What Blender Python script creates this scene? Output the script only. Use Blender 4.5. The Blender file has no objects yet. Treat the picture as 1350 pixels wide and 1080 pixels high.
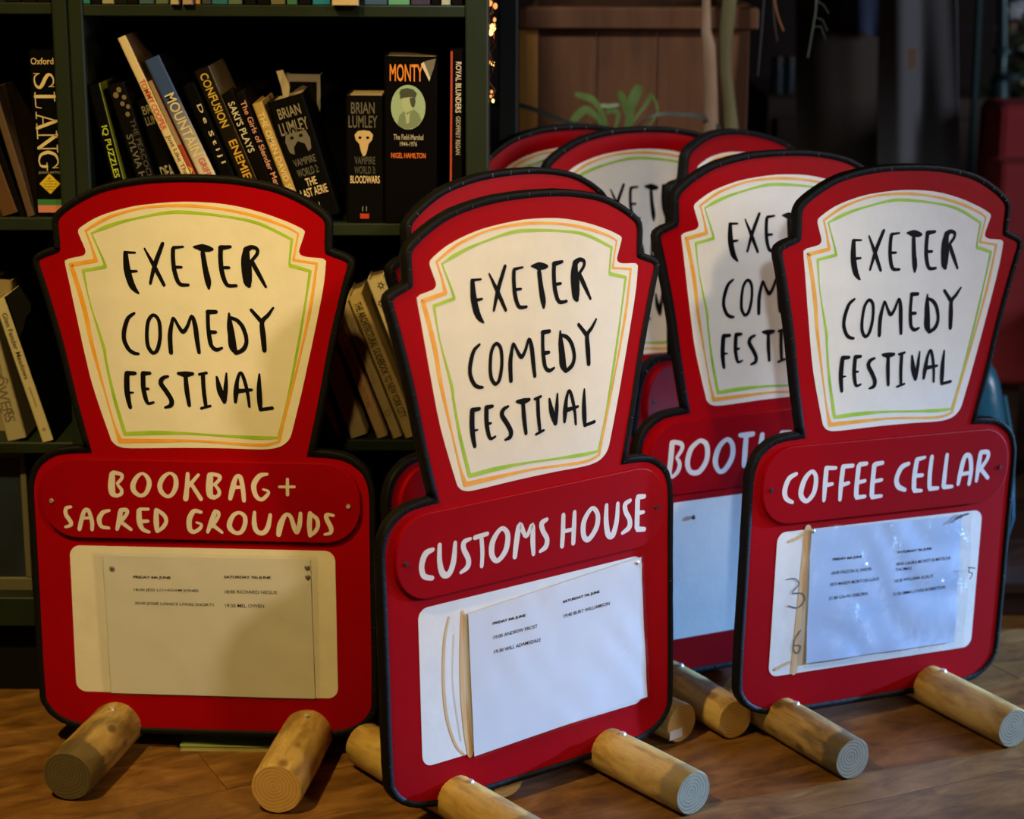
import bpy, bmesh, math, random
from mathutils import Vector, Matrix
random.seed(7)
sc = bpy.context.scene
C = sc.collection
R_ = math.radians

# ---------------------------------------------------------------- camera
F_PX, PITCH, ROLL, CAM_H = 2712.85, 0.248399, 0.003692, 1.0496
fwd = Vector((0, math.cos(PITCH), -math.sin(PITCH)))
up0 = Vector((0, math.sin(PITCH), math.cos(PITCH)))
rt0 = Vector((1, 0, 0))
rt = math.cos(ROLL) * rt0 + math.sin(ROLL) * up0
up = -math.sin(ROLL) * rt0 + math.cos(ROLL) * up0
cam_data = bpy.data.cameras.new('camera')
cam_data.sensor_width = 36.0
cam_data.lens = F_PX / 1350 * 36.0
cam_data.clip_start = 0.05
cam_data.dof.use_dof = True
cam_data.dof.focus_distance = 2.42
cam_data.dof.aperture_fstop = 4.0
cam = bpy.data.objects.new('camera', cam_data)
C.objects.link(cam)
m = Matrix((rt, up, -fwd)).transposed().to_4x4()
m.translation = Vector((0, 0, CAM_H))
cam.matrix_world = m
sc.camera = cam

# ---------------------------------------------------------------- light and exposure
sc.view_settings.view_transform = 'Standard'
sc.view_settings.look = 'None'
sc.view_settings.gamma = 1
sc.view_settings.use_curve_mapping = False
sc.view_settings.exposure = 0.0
w = bpy.data.worlds.new('world'); sc.world = w; w.use_nodes = True
w.node_tree.nodes['Background'].inputs[0].default_value = (0.10, 0.085, 0.075, 1)
w.node_tree.nodes['Background'].inputs[1].default_value = 0.06


def lamp(name, kind, loc, target, energy, color, size=0.3, size_y=None, spot=None, blend=0.3):
    d = bpy.data.lights.new(name, kind)
    d.energy = energy; d.color = color
    if kind == 'AREA':
        d.shape = 'RECTANGLE'; d.size = size; d.size_y = size_y or size
    elif kind == 'SPOT':
        d.spot_size = R_(spot); d.spot_blend = blend; d.shadow_soft_size = size
    else:
        d.shadow_soft_size = size
    o = bpy.data.objects.new(name, d); C.objects.link(o)
    o.location = loc
    o.rotation_euler = (Vector(target) - Vector(loc)).to_track_quat('-Z', 'Y').to_euler()
    return o


lamp('warm_lamp', 'SPOT', (-1.0, 1.02, 2.40), (-0.45, 2.45, 0.5), 202, (1.0, 0.68, 0.20), 0.05, spot=46, blend=0.9)
lamp('front_lamp', 'SPOT', (1.3, 0.6, 1.9), (0.0, 2.3, 0.60), 136, (1.0, 0.76, 0.45), 0.10, spot=27, blend=1.0)
lamp('back_fill', 'SPOT', (-0.15, 1.9, 2.1), (0.16, 3.0, 0.70), 112, (0.86, 0.86, 0.84), 0.06, spot=34, blend=0.9)  # added fill that brightens the rear signs; no known pendant hangs here
lamp('side_lamp', 'AREA', (2.6, 2.3, 1.1), (0.4, 2.5, 0.45), 30, (0.88, 0.88, 1.0), 0.6, 0.7)
lamp('cool_fill', 'SPOT', (0.16, -0.2, 1.45), (0.36, 2.7, 0.42), 150, (0.66, 0.80, 1.0), 0.06, spot=14, blend=0.9)  # added cool fill near the camera, lifts the half-hidden boot sign
lamp('overhead_fill', 'SPOT', (-0.21, 0.55, 2.15), (-0.18, 2.6, 0.46), 70, (1.0, 0.68, 0.24), 0.04, spot=17, blend=0.9)  # invented narrow fill, added to reach the tan books on the lower shelf
lamp('low_window_daylight', 'SPOT', (3.4, 3.42, 0.62), (0.64, 2.52, -0.05), 1500, (0.20, 0.48, 1.0), 0.05, spot=22, blend=1.0)


def raydir(px, py):
    return fwd + rt * ((px - 675) / F_PX) - up * ((py - 540) / F_PX)


def at(px, py, Y):
    """point of the plane y = Y seen at this picture position"""
    d = raydir(px, py)
    t = Y / d.y
    return Vector((d.x * t, Y, CAM_H + d.z * t))


# ---------------------------------------------------------------- materials
MATS = {}


def mat(name, color, rough=0.6, metal=0.0, noise=None, bump=0.0, bscale=200, spec=0.5, coat=0.0, emis=None, estr=0, stretch=(1, 1, 1), alpha=None, nscale=20):
    if name in MATS: return MATS[name]
    M = bpy.data.materials.new(name); M.use_nodes = True
    nt = M.node_tree; b = nt.nodes['Principled BSDF']
    b.inputs['Base Color'].default_value = (*color, 1)
    b.inputs['Roughness'].default_value = rough
    b.inputs['Metallic'].default_value = metal
    b.inputs['Specular IOR Level'].default_value = spec
    b.inputs['Coat Weight'].default_value = coat
    b.inputs['Coat Roughness'].default_value = 0.25
    tc = nt.nodes.new('ShaderNodeTexCoord'); mp = nt.nodes.new('ShaderNodeMapping')
    mp.inputs['Scale'].default_value = stretch
    nt.links.new(tc.outputs['Object'], mp.inputs[0])
    if noise:
        n = nt.nodes.new('ShaderNodeTexNoise'); n.inputs['Scale'].default_value = nscale; n.inputs['Detail'].default_value = 6
        nt.links.new(mp.outputs[0], n.inputs['Vector'])
        r = nt.nodes.new('ShaderNodeValToRGB')
        r.color_ramp.elements[0].position = 0.3; r.color_ramp.elements[1].position = 0.7
        r.color_ramp.elements[0].color = (*color, 1); r.color_ramp.elements[1].color = (*noise, 1)
        nt.links.new(n.outputs[0], r.inputs[0]); nt.links.new(r.outputs[0], b.inputs['Base Color'])
    if bump:
        n2 = nt.nodes.new('ShaderNodeTexNoise'); n2.inputs['Scale'].default_value = bscale; n2.inputs['Detail'].default_value = 4
        nt.links.new(mp.outputs[0], n2.inputs['Vector'])
        bp = nt.nodes.new('ShaderNodeBump'); bp.inputs['Strength'].default_value = bump; bp.inputs['Distance'].default_value = 0.002
        nt.links.new(n2.outputs[0], bp.inputs['Height']); nt.links.new(bp.outputs[0], b.inputs['Normal'])
    if emis:
        b.inputs['Emission Color'].default_value = (*emis, 1); b.inputs['Emission Strength'].default_value = estr
    if alpha is not None: b.inputs['Alpha'].default_value = alpha
    MATS[name] = M
    return M


RED = mat('red_paint', (0.34, 0.0006, 0.0035), 0.45, noise=(0.29, 0.0006, 0.0035), bump=0.1, bscale=90, nscale=7, spec=0.08)
PLATE = mat('red_plate_paint', (0.31, 0.0006, 0.0035), 0.36, noise=(0.26, 0.0008, 0.0050), bump=0.1, bscale=60, nscale=9, spec=0.12)
WHITE = mat('white_paint', (0.78, 0.76, 0.70), 0.5, noise=(0.72, 0.70, 0.65), bump=0.12, bscale=120, nscale=30)
NAMEWHITE = mat('name_white_paint', (0.72, 0.68, 0.66), 0.5, noise=(0.66, 0.62, 0.60), nscale=60)
BLACKP = mat('black_spray_paint', (0.004, 0.004, 0.005), 0.6, spec=0.1)
ORANGE = mat('orange_brush_paint', (0.80, 0.33, 0.02), 0.5, noise=(0.86, 0.46, 0.08), nscale=35)
GREEN = mat('lime_brush_paint', (0.24, 0.50, 0.01), 0.5, noise=(0.42, 0.62, 0.06), nscale=28)
RUBBER = mat('black_rubber', (0.005, 0.005, 0.005), 0.55, bump=0.35, bscale=160, spec=0.12)
STAPLE = mat('staple_steel', (0.20, 0.21, 0.23), 0.35, metal=1.0)
SCREW = mat('screw_steel', (0.80, 0.78, 0.72), 0.42, metal=0.8)
DARKSCREW = mat('dark_screw', (0.012, 0.01, 0.01), 0.5)
PAPER = mat('white_paper', (0.74, 0.74, 0.75), 0.55, noise=(0.70, 0.70, 0.71), nscale=14)
INK = mat('printed_ink', (0.018, 0.018, 0.024), 0.7, spec=0.1)
PENCIL = mat('marker_line', (0.10, 0.10, 0.11), 0.6)
TAPE = mat('old_glue_tape', (0.62, 0.36, 0.14), 0.5, noise=(0.70, 0.50, 0.26), nscale=60, stretch=(3, 1, 0.3))


def plastic(name, amount, dist):
    M = bpy.data.materials.new(name); M.use_nodes = True; nt = M.node_tree
    nt.nodes.clear()
    out = nt.nodes.new('ShaderNodeOutputMaterial'); mix = nt.nodes.new('ShaderNodeMixShader')
    tr = nt.nodes.new('ShaderNodeBsdfTransparent'); gl = nt.nodes.new('ShaderNodeBsdfGlossy')
    tr.inputs[0].default_value = (0.96, 0.97, 0.98, 1)
    gl.inputs['Roughness'].default_value = 0.18
    tc = nt.nodes.new('ShaderNodeTexCoord'); n = nt.nodes.new('ShaderNodeTexNoise'); n.inputs['Scale'].default_value = 22; n.inputs['Detail'].default_value = 3
    bp = nt.nodes.new('ShaderNodeBump'); bp.inputs['Strength'].default_value = 1.0; bp.inputs['Distance'].default_value = dist
    nt.links.new(tc.outputs['Object'], n.inputs['Vector']); nt.links.new(n.outputs[0], bp.inputs['Height'])
    nt.links.new(bp.outputs[0], gl.inputs['Normal'])
    mix.inputs[0].default_value = amount; nt.links.new(tr.outputs[0], mix.inputs[1]); nt.links.new(gl.outputs[0], mix.inputs[2])
    nt.links.new(mix.outputs[0], out.inputs[0])
    return M


PLASTIC = plastic('clear_plastic', 0.07, 0.008)
PLASTIC_WRINKLED = plastic('wrinkled_plastic', 0.12, 0.012)


def wood(name, c1, c2, c3, rough=0.5, grain=(1, 14, 14), scale=3.0, bump=0.2, coat=0.0):
    """long-grain wood, grain along local x"""
    if name in MATS: return MATS[name]
    M = bpy.data.materials.new(name); M.use_nodes = True; nt = M.node_tree; b = nt.nodes['Principled BSDF']
    b.inputs['Roughness'].default_value = rough; b.inputs['Coat Weight'].default_value = coat
    tc = nt.nodes.new('ShaderNodeTexCoord'); mp = nt.nodes.new('ShaderNodeMapping'); mp.inputs['Scale'].default_value = grain
    info = nt.nodes.new('ShaderNodeObjectInfo'); add = nt.nodes.new('ShaderNodeVectorMath'); add.operation = 'ADD'
    mul = nt.nodes.new('ShaderNodeVectorMath'); mul.operation = 'SCALE'; mul.inputs['Scale'].default_value = 13.0
    nt.links.new(info.outputs['Location'], mul.inputs[0])
    nt.links.new(tc.outputs['Object'], add.inputs[0]); nt.links.new(mul.outputs[0], add.inputs[1])
    nt.links.new(add.outputs[0], mp.inputs[0])
    n = nt.nodes.new('ShaderNodeTexNoise'); n.inputs['Scale'].default_value = scale; n.inputs['Detail'].default_value = 9; n.inputs['Roughness'].default_value = 0.65
    n.inputs['Distortion'].default_value = 0.6
    nt.links.new(mp.outputs[0], n.inputs['Vector'])
    r = nt.nodes.new('ShaderNodeValToRGB'); e = r.color_ramp.elements
    e[0].position = 0.32; e[0].color = (*c1, 1); e[1].position = 0.72; e[1].color = (*c3, 1)
    k = e.new(0.52); k.color = (*c2, 1)
    nt.links.new(n.outputs[0], r.inputs[0]); nt.links.new(r.outputs[0], b.inputs['Base Color'])
    bp = nt.nodes.new('ShaderNodeBump'); bp.inputs['Strength'].default_value = bump; bp.inputs['Distance'].default_value = 0.002
    nt.links.new(n.outputs[0], bp.inputs['Height']); nt.links.new(bp.outputs[0], b.inputs['Normal'])
    MATS[name] = M
    return M


def end_grain(name, base, ring, rscale=75):
    if name in MATS: return MATS[name]
    M = bpy.data.materials.new(name); M.use_nodes = True; nt = M.node_tree; b = nt.nodes['Principled BSDF']
    b.inputs['Roughness'].default_value = 0.75
    tc = nt.nodes.new('ShaderNodeTexCoord'); mp = nt.nodes.new('ShaderNodeMapping')
    mp.inputs['Scale'].default_value = (0, 1, 1); mp.inputs['Location'].default_value = (0, 0.004, -0.003)
    wv = nt.nodes.new('ShaderNodeTexWave'); wv.wave_type = 'RINGS'; wv.rings_direction = 'SPHERICAL'
    wv.inputs['Scale'].default_value = rscale; wv.inputs['Distortion'].default_value = 4.5; wv.inputs['Detail'].default_value = 3; wv.inputs['Detail Scale'].default_value = 0.3
    nt.links.new(tc.outputs['Object'], mp.inputs[0]); nt.links.new(mp.outputs[0], wv.inputs['Vector'])
    n = nt.nodes.new('ShaderNodeTexNoise'); n.inputs['Scale'].default_value = 60; nt.links.new(tc.outputs['Object'], n.inputs['Vector'])
    mx = nt.nodes.new('ShaderNodeMath'); mx.operation = 'MULTIPLY'; nt.links.new(wv.outputs['Fac'], mx.inputs[0]); nt.links.new(n.outputs[0], mx.inputs[1])
    r = nt.nodes.new('ShaderNodeValToRGB'); r.color_ramp.elements[0].color = (*base, 1); r.color_ramp.elements[1].color = (*ring, 1)
    r.color_ramp.elements[0].position = 0.1; r.color_ramp.elements[1].position = 0.5
    nt.links.new(mx.outputs[0], r.inputs[0]); nt.links.new(r.outputs[0], b.inputs['Base Color'])
    MATS[name] = M
    return M




def log_wood(name, c1, c2, c3, dirt, ring, ring_x):
    """peeled pole: long grain, knots, a few drying cracks and a stained collar near the sawn end (x in metres)"""
    M = wood(name, c1, c2, c3, 0.5, (1.6, 5, 5), 9, 0.25); nt = M.node_tree; b = nt.nodes['Principled BSDF']
    base = b.inputs['Base Color'].links[0].from_socket
    tc = nt.nodes.new('ShaderNodeTexCoord'); info = nt.nodes.new('ShaderNodeObjectInfo')
    def mixin(fac, colr, prev):
        mx = nt.nodes.new('ShaderNodeMixRGB'); nt.links.new(fac, mx.inputs[0]); nt.links.new(prev, mx.inputs[1]); mx.inputs[2].default_value = (*colr, 1); return mx.outputs[0]
    off = nt.nodes.new('ShaderNodeVectorMath'); off.operation = 'ADD'; nt.links.new(tc.outputs['Object'], off.inputs[0]); nt.links.new(info.outputs['Location'], off.inputs[1])
    # knots
    mp = nt.nodes.new('ShaderNodeMapping'); mp.inputs['Scale'].default_value = (16, 26, 26); nt.links.new(off.outputs[0], mp.inputs[0])
    vo = nt.nodes.new('ShaderNodeTexVoronoi'); vo.inputs['Scale'].default_value = 1.0; nt.links.new(mp.outputs[0], vo.inputs['Vector'])
    r = nt.nodes.new('ShaderNodeValToRGB'); r.color_ramp.elements[0].position = 0.09; r.color_ramp.elements[0].color = (.9, .9, .9, 1); r.color_ramp.elements[1].position = 0.20; r.color_ramp.elements[1].color = (0, 0, 0, 1)
    nt.links.new(vo.outputs['Distance'], r.inputs[0])
    col1 = mixin(r.outputs[0], dirt, base)
    # blotches of dirt, drawn out along the pole
    mp2 = nt.nodes.new('ShaderNodeMapping'); mp2.inputs['Scale'].default_value = (9, 34, 34); nt.links.new(off.outputs[0], mp2.inputs[0])
    n = nt.nodes.new('ShaderNodeTexNoise'); n.inputs['Scale'].default_value = 1.6; n.inputs['Detail'].default_value = 5; nt.links.new(mp2.outputs[0], n.inputs['Vector'])
    r2 = nt.nodes.new('ShaderNodeValToRGB'); r2.color_ramp.elements[0].position = 0.50; r2.color_ramp.elements[0].color = (0, 0, 0, 1); r2.color_ramp.elements[1].position = 0.66; r2.color_ramp.elements[1].color = (.7, .7, .7, 1)
    nt.links.new(n.outputs[0], r2.inputs[0]); col2 = mixin(r2.outputs[0], dirt, col1)
    if ring:
        s = nt.nodes.new('ShaderNodeSeparateXYZ'); nt.links.new(tc.outputs['Object'], s.inputs[0])
        ad = nt.nodes.new('ShaderNodeMath'); ad.operation = 'MULTIPLY_ADD'; nt.links.new(n.outputs[0], ad.inputs[0]); ad.inputs[1].default_value = 0.03; nt.links.new(s.outputs['X'], ad.inputs[2])
        r3 = nt.nodes.new('ShaderNodeMapRange'); r3.inputs['From Min'].default_value = ring_x + .012; r3.inputs['From Max'].default_value = ring_x + .018; r3.inputs['To Max'].default_value = 0.75
        nt.links.new(ad.outputs[0], r3.inputs['Value']); col2 = mixin(r3.outputs[0], ring, col2)
    nt.links.new(col2, b.inputs['Base Color'])
    return M


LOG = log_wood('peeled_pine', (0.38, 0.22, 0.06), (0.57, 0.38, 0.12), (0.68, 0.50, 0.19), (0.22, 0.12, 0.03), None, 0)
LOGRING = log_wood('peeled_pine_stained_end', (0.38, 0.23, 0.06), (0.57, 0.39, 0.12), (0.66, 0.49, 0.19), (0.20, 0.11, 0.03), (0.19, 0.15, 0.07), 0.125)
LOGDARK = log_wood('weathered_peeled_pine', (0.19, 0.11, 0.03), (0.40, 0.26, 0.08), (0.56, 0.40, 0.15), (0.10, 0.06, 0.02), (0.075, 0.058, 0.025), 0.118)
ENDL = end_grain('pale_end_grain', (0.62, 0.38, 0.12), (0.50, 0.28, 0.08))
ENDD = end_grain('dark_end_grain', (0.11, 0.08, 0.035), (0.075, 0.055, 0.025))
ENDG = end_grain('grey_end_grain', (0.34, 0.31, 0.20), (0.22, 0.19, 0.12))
CASE = mat('dark_green_paint', (0.011, 0.018, 0.011), 0.5, spec=0.25, noise=(0.017, 0.027, 0.015), bump=0.3, bscale=70, nscale=12, stretch=(1, 1, 0.3))
CASEIN = mat('dark_case_interior', (0.006, 0.006, 0.004), 0.8, spec=0.1)
PLANK = wood('floor_board_brown', (0.085, 0.033, 0.007), (0.20, 0.090, 0.019), (0.33, 0.165, 0.050), 0.5, (1.8, 4.5, 4.5), 6, 0.35)


# ---------------------------------------------------------------- helpers
def link(o, parent=None):
    C.objects.link(o)
    if parent: o.parent = parent
    return o


def mesh_obj(name, bm, material, parent=None, smooth=False):
    me = bpy.data.meshes.new(name)
    bm.normal_update()
    bm.to_mesh(me); bm.free()
    mats = material if isinstance(material, (list, tuple)) else [material]
    for k in mats: me.materials.append(k)
    if smooth:
        me.polygons.foreach_set('use_smooth', [True] * len(me.polygons))
        try: me.set_sharp_from_angle(angle=R_(40))
        except Exception: pass
    return link(bpy.data.objects.new(name, me), parent)


def empty(name, loc=(0, 0, 0), rz=0):
    o = bpy.data.objects.new(name, None); o.empty_display_size = 0.05
    C.objects.link(o); o.location = loc; o.rotation_euler = (0, 0, rz)
    return o


def tag(o, label=None, cat=None, group=None, kind=None):
    if label: o['label'] = label
    if cat: o['category'] = cat
    if group: o['group'] = group
    if kind: o['kind'] = kind
    return o


def box(bm, lo, hi, bevel=0.0, seg=1, mi=0):
    lo, hi = Vector(lo), Vector(hi)
    r = bmesh.ops.create_cube(bm, size=1)
    for v in r['verts']:
        v.co = Vector((lo[i] + (v.co[i] + .5) * (hi[i] - lo[i]) for i in range(3)))
    fs = list({f for v in r['verts'] for f in v.link_faces})
    if bevel:
        es = list({e for v in r['verts'] for e in v.link_edges})
        g = bmesh.ops.bevel(bm, geom=es, offset=bevel, segments=seg, affect='EDGES', profile=0.5)
        fs = list({f for f in g['faces']} | {f for f in fs if f.is_valid})
    for f in fs:
        if f.is_valid: f.material_index = mi
    return bm


def boxobj(name, lo, hi, material, parent=None, bevel=0.0, seg=1):
    bm = bmesh.new(); box(bm, lo, hi, bevel, seg)
    return mesh_obj(name, bm, material, parent, smooth=False)


def catmull(pts, n=6, closed=False):
    """smooth a polyline of (x, y[, w]) points"""
    P = [tuple(p) for p in pts]
    if len(P) < 3: return P
    if closed:
        if P[0][:2] == P[-1][:2]: P = P[:-1]
        ext = [P[-1]] + P + [P[0], P[1]]
    else:
        ext = [P[0]] + P + [P[-1]]
    out = []
    for i in range(1, len(ext) - 2):
        p0, p1, p2, p3 = ext[i - 1:i + 3]
        for k in range(n):
            t = k / n
            out.append(tuple(0.5 * ((2 * b) + (-a + c) * t + (2 * a - 5 * b + 4 * c - d) * t * t + (-a + 3 * b - 3 * c + d) * t ** 3)
                             for a, b, c, d in zip(p0, p1, p2, p3)))
    if not closed: out.append(P[-1])
    return out


def stroke(bm, pts, z, n=6, flip=1, smooth=True, mi=0, wmin=0.3):
    """a brush stroke: ribbon of varying width with round ends, in the xz plane facing -y at depth z"""
    closed = pts[0][:2] == pts[-1][:2] and len(pts) > 3
    P = catmull(pts, n, closed) if smooth else list(pts)
    N = len(P)
    Ls, Rs = [], []
    for i, (x, y, w_) in enumerate(P):
        if closed:
            a, b = P[(i - 1) % N], P[(i + 1) % N]
        else:
            a, b = P[max(i - 1, 0)], P[min(i + 1, N - 1)]
        dx, dy = b[0] - a[0], b[1] - a[1]; L = math.hypot(dx, dy) or 1
        h = max(w_, wmin) / 2
        nx, ny = -dy / L * h, dx / L * h
        Ls.append(bm.verts.new(((x + nx) / 1000, z, (y + ny) / 1000)))
        Rs.append(bm.verts.new(((x - nx) / 1000, z, (y - ny) / 1000)))
    rng = range(N if closed else N - 1)
    for i in rng:
        j = (i + 1) % N
        try:
            f = bm.faces.new((Ls[i], Rs[i], Rs[j], Ls[j])); f.material_index = mi
        except ValueError: pass
    if not closed:
        for i, sgn in ((0, -1), (N - 1, 1)):
            x, y, w_ = P[i]; q = P[1] if i == 0 else P[N - 2]
            dx, dy = (q[0] - x) * -1, (q[1] - y) * -1
            a0 = math.atan2(dy, dx); h = max(w_, wmin) / 2
            ring = [bm.verts.new(((x + math.cos(a0 + t) * h) / 1000, z - 1e-6, (y + math.sin(a0 + t) * h) / 1000)) for t in [k * math.pi / 4 - math.pi / 2 for k in range(5)]]
            f = bm.faces.new(ring); f.material_index = mi
    return bm


def face_front(bm):
    """all faces towards -y"""
    bm.normal_update()
    for f in bm.faces:
        if f.normal.y > 0: f.normal_flip()


def strokes(name, data, z, material, parent, n=5, smooth=True):
    bm = bmesh.new()
    for i, s in enumerate(data): stroke(bm, s, z - 0.00001 * (i % 7), n, smooth=smooth)
    face_front(bm)
    return mesh_obj(name, bm, material, parent)


def flat_poly(name, pts, z0, z1, material, parent, bevel=0.0):
    """plate with the outline pts (mm, xz plane), front at y=z1 (more negative is nearer), back at z0"""
    bm = bmesh.new()
    fv = [bm.verts.new((x / 1000, z1, y / 1000)) for x, y in pts]
    bv = [bm.verts.new((x / 1000, z0, y / 1000)) for x, y in pts]
    f1 = bm.faces.new(fv); f2 = bm.faces.new(list(reversed(bv)))
    n = len(pts)
    for i in range(n):
        j = (i + 1) % n
        bm.faces.new((fv[j], fv[i], bv[i], bv[j]))
    bmesh.ops.recalc_face_normals(bm, faces=bm.faces)
    if bevel:
        es = [e for e in bm.edges if e.verts[0].co.y == e.verts[1].co.y and abs(e.verts[0].co.y - z1) < 1e-7]
        bmesh.ops.bevel(bm, geom=es, offset=bevel, segments=2, affect='EDGES', profile=0.6)
    return mesh_obj(name, bm, material, parent)


def rrect(x0, y0, x1, y1, r, seg=6):
    pts = []
    for cx, cy, a in ((x1 - r, y1 - r, 0), (x0 + r, y1 - r, 90), (x0 + r, y0 + r, 180), (x1 - r, y0 + r, 270)):
        for k in range(seg + 1):
            t = R_(a + 90 * k / seg); pts.append((cx + r * math.cos(t), cy + r * math.sin(t)))
    return pts


def tube(bm, pts, r, seg=6, mi=0, cap=True):
    P = [Vector(p) for p in pts]
    rs = r if isinstance(r, (list, tuple)) else [r] * len(P)
    rings = []
    ref = Vector((0.13, 0.37, 0.92))
    for i, p in enumerate(P):
        d = (P[min(i + 1, len(P) - 1)] - P[max(i - 1, 0)]).normalized()
        a = d.cross(ref).normalized(); b = d.cross(a)
        rings.append([bm.verts.new(p + (a * math.cos(t) + b * math.sin(t)) * rs[i]) for t in [2 * math.pi * k / seg for k in range(seg)]])
    for q, s in zip(rings, rings[1:]):
        for k in range(seg):
            f = bm.faces.new((q[k], q[(k + 1) % seg], s[(k + 1) % seg], s[k])); f.material_index = mi
    if cap:
        for q in (rings[0], rings[-1]):
            f = bm.faces.new(q); f.material_index = mi
    bmesh.ops.recalc_face_normals(bm, faces=bm.faces)
    return bm


def text_mesh(body, bold=0.0):
    cu = bpy.data.curves.new('t', 'FONT'); cu.body = body; cu.size = 1; cu.offset = bold; cu.resolution_u = 3
    o = bpy.data.objects.new('t', cu); C.objects.link(o)
    bpy.context.view_layer.update()
    dg = bpy.context.evaluated_depsgraph_get()
    me = bpy.data.meshes.new_from_object(o.evaluated_get(dg))
    bpy.data.objects.remove(o); bpy.data.curves.remove(cu)
    return me


def add_text(bm, body, place, w_, h, bold=0.0):
    """text scaled into a w_ x h box; place maps local (x, y) to 3-D"""
    me = text_mesh(body, bold)
    if not me.vertices: return
    xs = [v.co.x for v in me.vertices]; ys = [v.co.y for v in me.vertices]
    x0, x1, y0, y1 = min(xs), max(xs), min(ys), max(ys)
    vs = [bm.verts.new(place((v.co.x - x0) / (x1 - x0) * w_, (v.co.y - y0) / max(y1 - y0, 1e-6) * h)) for v in me.vertices]
    for p in me.polygons:
        try: bm.faces.new([vs[i] for i in p.vertices])
        except ValueError: pass
    bpy.data.meshes.remove(me)


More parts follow.
